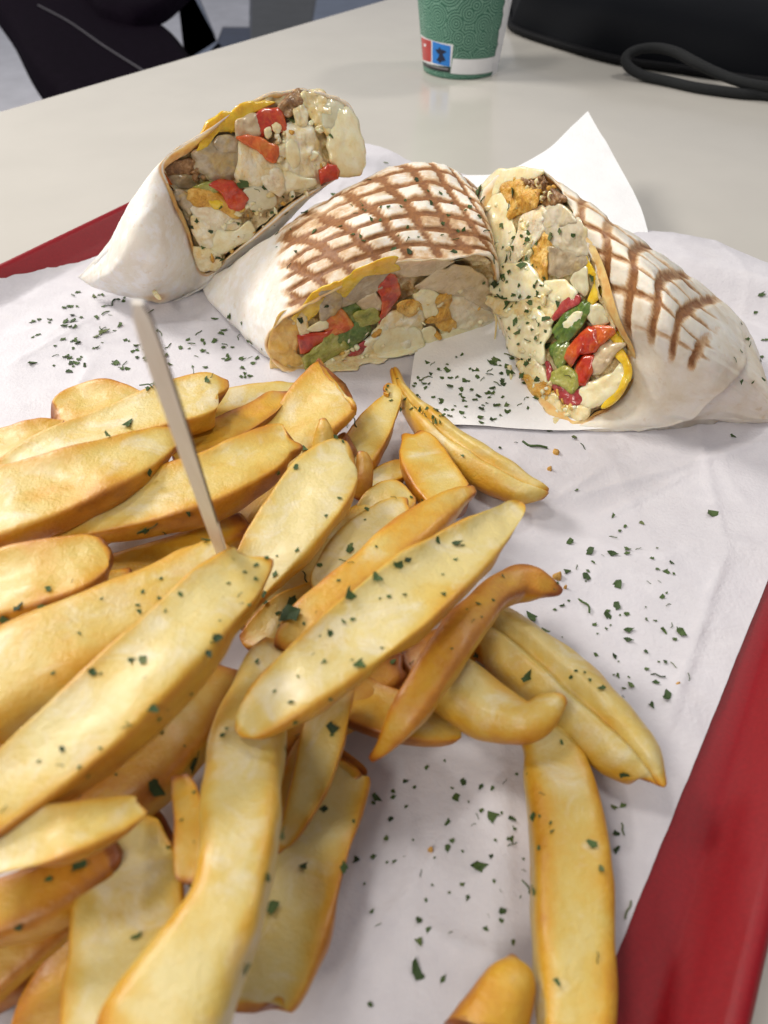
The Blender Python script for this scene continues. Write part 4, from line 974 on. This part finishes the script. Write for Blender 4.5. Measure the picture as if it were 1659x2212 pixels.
f_('pointed fry lying alone towards the right-hand wrap', [(853, 803, 6, .010), (868, 838, 14, .012), (905, 885, 24, .013), (965, 938, 31, .014), (1040, 990, 33, .014), (1110, 1030, 28, .013), (1160, 1054, 15, .012), (1187, 1064, 6, .010)], kind='G', tilt=-.001, bias=.20, sec=48)
f_('short curved pale slice between the lone pointed fry and the heap', [(886, 935, 14, .014), (902, 965, 42, .017), (925, 1010, 52, .019), (955, 1055, 50, .020), (985, 1090, 44, .020)], tilt=.004)
f_('small brown fry tip behind the big oval slice', [(775, 1080, 20, .016), (784, 1040, 20, .021), (787, 1000, 17, .024), (780, 972, 7, .026)], kind='R', bias=.34)
f_('short golden stub half hidden under the oval slice', [(795, 1065, 18, .011), (825, 1035, 24, .012), (865, 1015, 22, .012), (880, 1010, 10, .012)], bias=.12)
f_('small pale slice wedged behind the long crossing fry', [(780, 1120, 22, .016), (815, 1080, 26, .019), (850, 1062, 22, .020), (885, 1085, 12, .019)])
# middle of the heap
f_('large oval pale slice right of the skewer', [(520, 1285, 30, .034), (570, 1210, 58, .037), (640, 1120, 74, .040), (700, 1045, 76, .042), (742, 1000, 56, .042), (768, 982, 24, .041)], T=.8, tilt=.004, dish=.03)
f_('long pale fry with golden rims lying behind the skewer', [(92, 1156, 6, .034), (130, 1138, 28, .035), (200, 1115, 44, .037), (320, 1082, 56, .039), (450, 1038, 60, .040), (560, 985, 56, .040), (610, 955, 38, .039), (630, 948, 14, .038)], tilt=.004, T=1.1)
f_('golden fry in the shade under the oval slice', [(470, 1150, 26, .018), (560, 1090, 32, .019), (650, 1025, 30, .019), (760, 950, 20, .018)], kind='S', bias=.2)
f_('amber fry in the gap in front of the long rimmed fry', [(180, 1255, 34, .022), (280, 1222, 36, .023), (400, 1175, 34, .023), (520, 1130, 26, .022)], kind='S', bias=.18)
f_('blunt pale fry at the left edge with a browned corner', [(-80, 1290, 78, .046), (60, 1252, 72, .047), (150, 1228, 62, .047), (205, 1205, 44, .046), (234, 1190, 16, .045)], tilt=.003)
f_('pale narrow slice under the long crossing fry', [(688, 1278, 8, .028), (705, 1240, 26, .029), (770, 1175, 40, .031), (840, 1115, 36, .032), (895, 1090, 12, .031)], tilt=.003)
f_('long thin fry crossing from the oval slice to the far right', [(600, 1410, 14, .036), (650, 1345, 34, .040), (740, 1262, 40, .042), (850, 1170, 42, .042), (940, 1105, 36, .040), (990, 1072, 20, .038), (1012, 1062, 6, .037)], kind='S', tilt=.002)
f_('golden fry deep in the gap below the oval slice, flecked with parsley', [(540, 1400, 34, .020), (610, 1335, 46, .022), (680, 1290, 36, .022), (740, 1260, 20, .021)], bias=.2)
f_('long broad fry running under the skewer foot to the left edge', [(-120, 1510, 104, .052), (20, 1435, 96, .053), (150, 1372, 82, .053), (290, 1300, 62, .052), (400, 1240, 46, .050), (470, 1200, 34, .049), (496, 1186, 14, .048)], kind='S', tilt=.003)
f_('biggest pale wedge in the centre, tip beside the skewer foot', [(-90, 1790, 66, .058), (40, 1688, 82, .061), (180, 1572, 90, .063), (320, 1440, 86, .064), (440, 1320, 78, .063), (505, 1262, 64, .061), (542, 1222, 46, .060), (556, 1203, 26, .059)], T=1.25, tilt=.004, dish=.06)
f_('pale fry in the shade between the centre wedge and the bent fry', [(170, 1770, 56, .028), (300, 1660, 66, .030), (420, 1540, 62, .031), (510, 1440, 40, .031)], kind='S', bias=.1)
f_('large dished slice with pointed ends right of the centre', [(506, 1594, 6, .046), (545, 1560, 34, .049), (640, 1480, 64, .053), (760, 1385, 82, .056), (880, 1292, 84, .056), (980, 1215, 66, .053), (1060, 1150, 40, .049), (1110, 1105, 20, .046), (1140, 1072, 5, .044)], T=.7, tilt=.004, dish=.22, wob=1.3)
f_('narrow amber fry hooked at its far tip', [(1202, 1275, 5, .026), (1170, 1262, 22, .028), (1125, 1250, 30, .030), (1070, 1275, 36, .034), (1000, 1352, 42, .038), (930, 1450, 42, .039), (875, 1540, 34, .036), (830, 1610, 14, .030), (802, 1640, 5, .026)], kind='S', bias=.14)
# right side
f_('long split fry reaching lower right towards the tray rim', [(1030, 1340, 40, .016), (1100, 1370, 60, .017), (1190, 1445, 68, .017), (1280, 1530, 66, .017), (1355, 1605, 54, .016), (1400, 1655, 34, .015), (1415, 1680, 14, .014)], kind='G', tilt=-.001, bias=.06, sec=48)
f_('curved fry with upturned end over the long split fry', [(930, 1430, 48, .024), (1000, 1480, 60, .025), (1080, 1532, 56, .026), (1140, 1548, 40, .028), (1185, 1525, 30, .029), (1212, 1505, 10, .029)], kind='R', bias=.06)
f_('bright yellow fry end below the hooked amber fry', [(740, 1500, 60, .016), (830, 1540, 56, .016), (920, 1566, 42, .015), (985, 1575, 26, .014), (1002, 1577, 10, .013)], bias=.16)
f_('thick bent fry running down the right side to the bottom edge', [(1165, 1560, 34, .013), (1200, 1625, 66, .015), (1228, 1730, 80, .016), (1243, 1860, 88, .017), (1250, 2000, 86, .017), (1250, 2140, 82, .017), (1245, 2280, 76, .017)], kind='S', bias=-.04)
f_('rounded fry end at the bottom edge beside the thick bent fry', [(1128, 2078, 22, .015), (1110, 2110, 56, .017), (1080, 2170, 84, .018), (1040, 2260, 100, .018)], kind='R', bias=.10)
# lower left
f_('thin pointed fry hanging down from the dished slice', [(730, 1440, 44, .034), (714, 1520, 46, .032), (694, 1610, 44, .029), (668, 1700, 34, .026), (630, 1790, 18, .023), (592, 1848, 6, .021)], bias=.12)
f_('long flat slice under the thin pointed fry', [(722, 1640, 70, .016), (716, 1652, 84, .016), (700, 1710, 88, .017), (660, 1850, 90, .018), (615, 2000, 90, .019), (570, 2130, 78, .019), (545, 2195, 40, .018)], T=.8, tilt=.002, bias=.10)
f_('long bent pale fry running from the centre to the bottom edge', [(602, 1395, 24, .034), (584, 1430, 42, .036), (550, 1520, 58, .040), (522, 1640, 75, .044), (516, 1750, 78, .047), (510, 1850, 70, .049), (482, 1950, 70, .050), (420, 2070, 94, .050), (350, 2190, 122, .050), (300, 2300, 132, .050)], kind='S', bias=-.16)
f_('curled pale fry with browned rims at the lower left edge', [(-110, 1845, 84, .058), (20, 1822, 78, .060), (130, 1800, 62, .060), (220, 1775, 44, .058), (285, 1752, 26, .056), (316, 1742, 8, .055)], dish=.25, tilt=.003, bias=.08)
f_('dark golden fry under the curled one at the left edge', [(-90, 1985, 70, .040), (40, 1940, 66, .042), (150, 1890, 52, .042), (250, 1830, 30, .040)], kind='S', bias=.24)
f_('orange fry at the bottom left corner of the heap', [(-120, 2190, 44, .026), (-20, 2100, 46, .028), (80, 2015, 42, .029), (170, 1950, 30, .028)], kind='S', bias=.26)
f_('wide pinkish pale slice with amber sides at the bottom left', [(330, 1790, 40, .036), (306, 1850, 84, .039), (284, 1940, 108, .041), (264, 2050, 112, .041), (250, 2160, 110, .041), (240, 2270, 104, .041)], T=1.0, tilt=.003, bias=-.04, wob=1.5)
f_('small curved golden fry beside the long bent fry', [(385, 1672, 14, .044), (398, 1712, 27, .046), (412, 1780, 34, .047), (410, 1850, 32, .047), (398, 1915, 16, .045)], bias=.16, tilt=.001)
f_('pale fry at the left edge seen under the broad skewer-foot fry', [(-100, 1590, 50, .036), (40, 1520, 46, .037), (160, 1460, 40, .037), (300, 1390, 30, .036)], kind='S', bias=.14)
f_('amber fry bottom of the heap near the flat slice', [(610, 1640, 40, .012), (600, 1720, 44, .012), (600, 1800, 40, .012)], kind='S', bias=.3)

# lower layer showing in the gaps
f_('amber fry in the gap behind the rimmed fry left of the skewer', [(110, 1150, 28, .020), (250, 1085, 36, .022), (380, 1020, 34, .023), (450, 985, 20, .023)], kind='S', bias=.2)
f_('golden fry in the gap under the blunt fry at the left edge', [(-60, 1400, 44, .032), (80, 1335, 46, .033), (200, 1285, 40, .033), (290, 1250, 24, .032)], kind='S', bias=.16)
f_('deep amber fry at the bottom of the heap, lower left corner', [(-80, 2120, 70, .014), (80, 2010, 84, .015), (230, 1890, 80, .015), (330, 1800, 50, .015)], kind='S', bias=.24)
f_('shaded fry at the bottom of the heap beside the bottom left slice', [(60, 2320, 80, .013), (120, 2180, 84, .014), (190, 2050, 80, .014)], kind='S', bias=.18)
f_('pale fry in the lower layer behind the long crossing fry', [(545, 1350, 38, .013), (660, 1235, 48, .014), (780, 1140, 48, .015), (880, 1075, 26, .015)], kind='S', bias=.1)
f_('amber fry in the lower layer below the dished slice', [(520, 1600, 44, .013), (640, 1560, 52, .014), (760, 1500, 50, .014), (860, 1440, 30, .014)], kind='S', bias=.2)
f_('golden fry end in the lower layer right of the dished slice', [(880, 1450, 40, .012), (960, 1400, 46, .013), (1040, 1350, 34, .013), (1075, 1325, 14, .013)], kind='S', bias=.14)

# crumbs fallen on the paper
for cx, cy, cs, where in ((1206, 1243, 11, 'right of the hooked fry tip'), (1202, 976, 10, 'in front of the right wrap'), (1222, 1268, 5, 'just beyond the hooked fry tip'), (1188, 1012, 6, 'near the tip of the lone pointed fry'), (930, 1835, 7, 'in the lower middle of the paper'), (1465, 1478, 6, 'near the right rim of the tray')):
    an = np.linspace(0, 2*math.pi, 7)[:-1]; rr = np.random.default_rng(int(cx)).uniform(.6, 1.1, 6)
    o = puff('fry_crumb', [(cx + cs*math.cos(t)*q, cy + .7*cs*math.sin(t)*q) for t, q in zip(an, rr)], MT['crumb'], None, lambda x, y: P(x, y, .0022), .0010, nr=4, sub=3, rough=.0003, nscale=700, up=(0, 0, 1))
    tag(o, 'tiny golden fried crumb on the paper ' + where, 'crumb', 'crumbs on the paper')

# ---------------------------------------------------------------- skewer
a, b_ = P(487, 1215, .043), P(297, 652, .136)
def skewer():
    d = b_ - a; L = np.linalg.norm(d); d /= L
    side = np.array([1., 0, 0]); side -= d*(side @ d); side /= np.linalg.norm(side); dp = np.cross(side, d)
    V = []; st = [0, .25, .55, .78, .90, .97, 1.0]; wd = [.0013, .0014, .00155, .0016, .0016, .0013, .0007]; tk = [.0009, .0009, .0009, .0009, .0008, .0006, .0003]
    for s_, w_, t_ in zip(st, wd, tk):
        c = a + d*L*s_
        for sx, sy in ((-1, -1), (.55, -1), (1, -.5), (1, 1), (-1, 1)): V.append(c + side*w_*sx + dp*t_*sy)
    F = grid_faces(len(st), 5); F.append(tuple(range(5))); F.append(tuple(30 + k for k in range(5))[::-1])
    o = mesh_obj('wooden_skewer', V, F, MT['wood'], smooth=False); o.data.materials.append(MT['shadewood'])
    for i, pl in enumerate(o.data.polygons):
        if i < 30 and i % 5 in (1, 2) and i >= 5: pl.material_index = 1  # right-hand faces take the painted shade
    return o
sk = skewer(); md = sk.modifiers.new('bevel', 'BEVEL'); md.width = .00015; md.segments = 2
tag(sk, 'pale wooden skewer standing upright in the heap of fries', 'skewer')
# ================================================================ dried parsley
bpy.context.view_layer.update()
bv, bf, bo = [], [], []; off = 0; OBJ = []
def root_of(o):
    while o.parent: o = o.parent
    return o
for o in [o for o in COL.objects if o.type == 'MESH']:
    r = root_of(o)
    if r.get('category') not in ('fry', 'wrap', 'paper', 'napkin') and not r.name.startswith(('tray_paper', 'napkin')): continue
    me = o.data; co = np.empty(len(me.vertices)*3, np.float32); me.vertices.foreach_get('co', co); co = co.reshape(-1, 3)
    bv += co.tolist(); fs = [tuple(i + off for i in p.vertices) for p in me.polygons]; bf += fs; bo += [len(OBJ)]*len(fs); off += len(co); OBJ.append(o)
BVH = BVHTree.FromPolygons(bv, bf)
FLK = []; REST = []
def flake_mesh(k):
    r = np.random.default_rng(100 + k)
    if k % 6 == 5:      # a thin stalk
        pts = open_spline([(-1, 0, .0), (-.3, .18*r.uniform(-1, 1), .12), (.4, .2*r.uniform(-1, 1), .1), (1, .25*r.uniform(-1, 1), .0)], 9)
        V, F = tube(pts, .10, 5); F = [tuple(f) for f in F]
    else:
        n = 9; an = np.sort(r.uniform(0, 2*math.pi, n)*.35 + np.linspace(0, 2*math.pi, n, endpoint=False)); rr = r.uniform(.45, 1.05, n)
        asp = r.uniform(.45, .95); top = []
        for t, q in zip(an, rr):
            x, y = math.cos(t)*q, math.sin(t)*q*asp; top.append((x, y, .12 + .28*x*x*r.uniform(.2, 1) - .18*y*r.uniform(-1, 1)))
        c = np.mean(top, 0); c[2] = .06
        V = np.array(top + [tuple(c)] + [(x*.96, y*.96, z - .10) for x, y, z in top] + [(c[0], c[1], c[2] - .1)])
        F = [(i, (i+1) % n, n) for i in range(n)] + [((i+1) % n + n + 1, i + n + 1, 2*n + 1) for i in range(n)] + [(i, i + n + 1, (i+1) % n + n + 1, (i+1) % n) for i in range(n)]
    me = bpy.data.meshes.new('parsley_flake'); me.from_pydata(np.asarray(V).tolist(), [], [tuple(int(i) for i in f) for f in F]); me.update()
    me.materials.append(MT['parsley']); return me
FM = [flake_mesh(k) for k in range(24)]
ZONE = {}
def zone(o, x, y):
    r = root_of(o); c = r.get('category')
    if c == 'fry':
        s = 'left of the skewer' if x < 480 and y < 1300 else 'at the back right of the heap' if y < 1300 else 'in the lower left of the heap' if x < 480 else 'in the lower middle and right'
        return 'dark green parsley flake lying on the fries ' + s, 'parsley flakes on the fries ' + s
    if c == 'wrap':
        s = r['label'].split(' wrap')[0]; return 'small green parsley flake stuck to the %s wrap half' % s, 'parsley flakes on the %s wrap' % s
    if c == 'napkin': return 'dried parsley flake scattered on the bright napkin in front of the wraps', 'parsley flakes on the napkin'
    s = ('on the tray paper left of the middle wrap' if x < 560 and y < 950 else 'on the tray paper below the right wrap' if x > 1100 and y < 1120 else
         'on the tray paper along the right rim' if x > 1120 and y < 1620 else 'on the tray paper in the lower right' if y > 1580 else 'on the tray paper between the fries and wraps')
    return 'dried parsley flake scattered ' + s, 'parsley flakes ' + s
def flake(x, y, size, kind=None):
    d = Vector(ray(x, y)); h, nrm, idx, dist = BVH.ray_cast(Vector(EYE), d)
    if h is None: return
    if len(FLK) >= 296: REST.append((h, nrm if nrm.dot(d) < 0 else -nrm, size)); return
    o = OBJ[bo[idx]]
    if nrm.dot(d) > 0: nrm = -nrm
    k = rnd.randrange(24) if kind is None else kind
    f = bpy.data.objects.new('parsley_flake', FM[k]); COL.objects.link(f)
    f.location = h + nrm*.00025
    tilt = Vector((rnd.uniform(-.35, .35), rnd.uniform(-.35, .35), rnd.uniform(-.1, .1)))
    q = (nrm + tilt).normalized().to_track_quat('Z', 'Y'); e = q.to_euler()
    from mathutils import Quaternion
    f.rotation_mode = 'QUATERNION'; f.rotation_quaternion = q @ Quaternion((0, 0, 1), rnd.uniform(0, 6.28))
    depth = (h - Vector(EYE)).dot(Vector((0, cp, -sp)))
    s = size*1.3*depth/FP*rnd.uniform(.85, 1.15); f.scale = (s, s, s)
    lb, gr = zone(o, x, y); tag(f, lb, 'parsley flake', gr); FLK.append(f)
from mathutils import Quaternion
BIG = [(1538, 1110, 15), (1275, 1192, 13), (1322, 1195, 10), (1267, 1247, 13), (1335, 1262, 11), (1262, 1308, 17), (1333, 1310, 11), (1312, 1330, 9), (1356, 1361, 11), (1357, 1382, 9), (1433, 1364, 8), (1471, 1366, 12),
 (1395, 1408, 6), (1328, 1419, 8), (1437, 1430, 6), (1455, 1437, 7), (1421, 1460, 11), (1486, 1463, 8), (1417, 1474, 9), (1440, 1501, 15), (1361, 1480, 10), (1406, 1523, 8), (1245, 1060, 5), (1386, 1130, 7), (1449, 1216, 6), (1420, 1230, 5),
 (1230, 1172, 10), (1226, 1237, 8), (1215, 1310, 6), (1155, 963, 20), (1240, 945, 9), (1260, 966, 7), (1185, 930, 7), (1115, 957, 5), (1582, 943, 8), (1645, 637, 11), (1600, 700, 6), (1620, 745, 6), (1655, 735, 5), (1642, 780, 6), (1600, 760, 6),
 (812, 1724, 13), (1000, 1691, 8), (983, 1726, 10), (845, 1770, 8), (1065, 1760, 17), (1105, 1770, 10), (1105, 1825, 9), (1108, 1790, 6), (968, 1778, 8), (835, 1812, 9), (1035, 1873, 19), (965, 1832, 10), (1010, 1940, 9), (908, 1887, 6), (1135, 1915, 14), (1155, 1925, 11),
 (1085, 1968, 8), (1107, 2036, 8), (905, 1990, 9), (905, 2035, 10), (900, 2095, 24), (955, 2115, 7), (1000, 1912, 6), (1350, 1672, 13), (1325, 1745, 9), (1345, 1740, 9), (1345, 1790, 14), (1330, 1800, 9), (1330, 1835, 8), (1355, 1965, 18), (1345, 2110, 12),
 (1032, 1872, 12), (875, 1690, 6), (920, 1660, 6), (1090, 1690, 6), (800, 2170, 7), (770, 1860, 9), (745, 1875, 11), (1060, 1850, 6), (1040, 1700, 7),
 # fries
 (230, 940, 8), (275, 918, 14), (310, 1145, 19), (330, 1135, 11), (355, 1150, 8), (408, 1107, 8), (320, 1020, 9), (105, 1272, 8), (90, 1310, 15), (40, 1315, 18), (10, 1336, 14), (625, 1325, 24), (632, 1300, 16), (755, 1190, 14), (740, 1212, 8), (757, 1180, 9),
 (750, 1282, 17), (815, 1248, 10), (860, 1222, 14), (880, 1212, 10), (712, 1370, 9), (555, 1222, 7), (570, 1288, 9), (660, 1248, 12), (470, 1380, 15), (450, 1413, 10), (330, 1535, 12), (280, 1565, 8), (135, 1620, 9), (200, 1452, 12), (285, 1425, 9), (310, 1427, 12), (630, 1517, 8), (775, 1435, 10),
 (850, 1430, 8), (700, 1432, 7), (720, 1577, 14), (645, 1585, 7), (605, 1800, 15), (590, 1960, 20), (575, 1895, 10), (655, 1870, 10), (530, 2090, 16), (700, 1748, 10), (415, 1650, 22), (340, 1705, 24), (412, 1912, 11), (170, 1870, 22), (105, 1900, 10), (295, 2025, 14), (42, 2000, 9), (10, 1748, 9),
 (1150, 1335, 17), (1178, 1365, 8), (1140, 1463, 17), (1030, 1415, 11), (1235, 1462, 7), (1298, 1488, 12), (1243, 1450, 6), (1345, 1507, 6), (1212, 1605, 8), (1152, 1766, 10), (1280, 1825, 12), (1297, 1876, 11), (1205, 2120, 11), (1290, 2070, 10), (480, 1590, 9), (490, 1575, 6),
 (655, 970, 10), (600, 1020, 8), (640, 1010, 7), (740, 955, 7), (1080, 968, 7), (1000, 985, 5), (850, 1075, 6), (790, 1100, 9), (985, 1175, 11), (945, 1170, 9), (765, 912, 12), (750, 920, 6), (725, 945, 6), (445, 1168, 11), (1085, 1245, 6),
 # wraps
 (525, 397, 13), (570, 405, 9), (555, 410, 6), (630, 262, 10), (715, 295, 6), (425, 476, 9), (440, 535, 8), (470, 555, 6), (478, 560, 5), (455, 500, 6), (415, 490, 5),
 (1098, 657, 13), (1070, 612, 12), (1085, 640, 15), (1128, 572, 10), (1110, 412, 11), (1085, 488, 9), (1100, 445, 7), (1095, 560, 9), (1120, 720, 9), (1085, 600, 8), (1035, 415, 12), (1042, 435, 9), (1035, 470, 8), (1050, 500, 10), (1065, 560, 8), (1190, 510, 10), (1210, 500, 7), (1240, 508, 9), (1150, 575, 6), (1155, 620, 6), (1125, 640, 6), (1145, 655, 8), (1160, 610, 5),
 (1180, 690, 9), (1205, 655, 8), (1165, 665, 7), (1115, 695, 8), (1180, 748, 9), (1227, 812, 7), (1100, 770, 10), (1165, 700, 5), (1280, 600, 8),
 (648, 690, 11), (705, 660, 7), (625, 575, 6), (832, 353, 8), (900, 390, 6), (800, 390, 7), (720, 420, 6), (760, 445, 5), (930, 440, 7), (975, 440, 6), (1015, 430, 6), (850, 540, 7), (885, 545, 8), (680, 500, 7), (640, 545, 5), (600, 505, 8), (735, 490, 6), (980, 545, 8), (880, 490, 5), (660, 460, 7), (780, 440, 5), (1045, 610, 7)]
for x, y, s in BIG: flake(x, y, s)
def cluster(cx, cy, rx, ry, n, s0, s1):
    for _ in range(n):
        t, q = rnd.uniform(0, 6.28), math.sqrt(rnd.random()); flake(cx + rx*q*math.cos(t), cy + ry*q*math.sin(t), rnd.uniform(s0, s1))
cluster(1000, 850, 130, 70, 34, 4, 9); cluster(1110, 800, 60, 70, 8, 4, 10); cluster(220, 700, 90, 60, 16, 5, 11); cluster(180, 770, 130, 45, 9, 4, 10); cluster(470, 770, 90, 50, 10, 5, 11)
cluster(330, 835, 20, 10, 3, 10, 16); cluster(1000, 1750, 170, 110, 10, 4, 7); cluster(500, 690, 50, 20, 4, 6, 10)

cluster(900, 480, 150, 70, 30, 3, 6); cluster(1130, 640, 60, 150, 50, 3, 8); cluster(1000, 840, 170, 80, 80, 4, 9); cluster(200, 720, 160, 90, 60, 4, 9); cluster(470, 770, 120, 60, 34, 4, 9)
cluster(1340, 1300, 150, 190, 50, 3, 8); cluster(950, 1820, 260, 220, 40, 3, 7); cluster(400, 1500, 400, 350, 50, 3, 8); cluster(800, 1250, 300, 200, 40, 3, 7); cluster(1620, 760, 40, 90, 8, 4, 8); cluster(560, 470, 100, 80, 12, 3, 6)
V, F = [], []
for h, nrm, size in REST:
    k = rnd.randrange(24); me = FM[k]; q = (nrm + Vector((rnd.uniform(-.3, .3), rnd.uniform(-.3, .3), 0))).normalized().to_track_quat('Z', 'Y') @ Quaternion((0, 0, 1), rnd.uniform(0, 6.28))
    s = size*1.25*(h - Vector(EYE)).dot(Vector((0, cp, -sp)))/FP; b0 = len(V)
    V += [tuple(h + nrm*.0002 + q @ (v.co*s)) for v in me.vertices]; F += [tuple(i + b0 for i in pl.vertices) for pl in me.polygons]
o = mesh_obj('parsley_crumbs', V, F, MT['parsley'], smooth=False)
tag(o, 'fine crumbs of dried parsley dusted over fries, wraps and paper', 'parsley', kind='stuff')
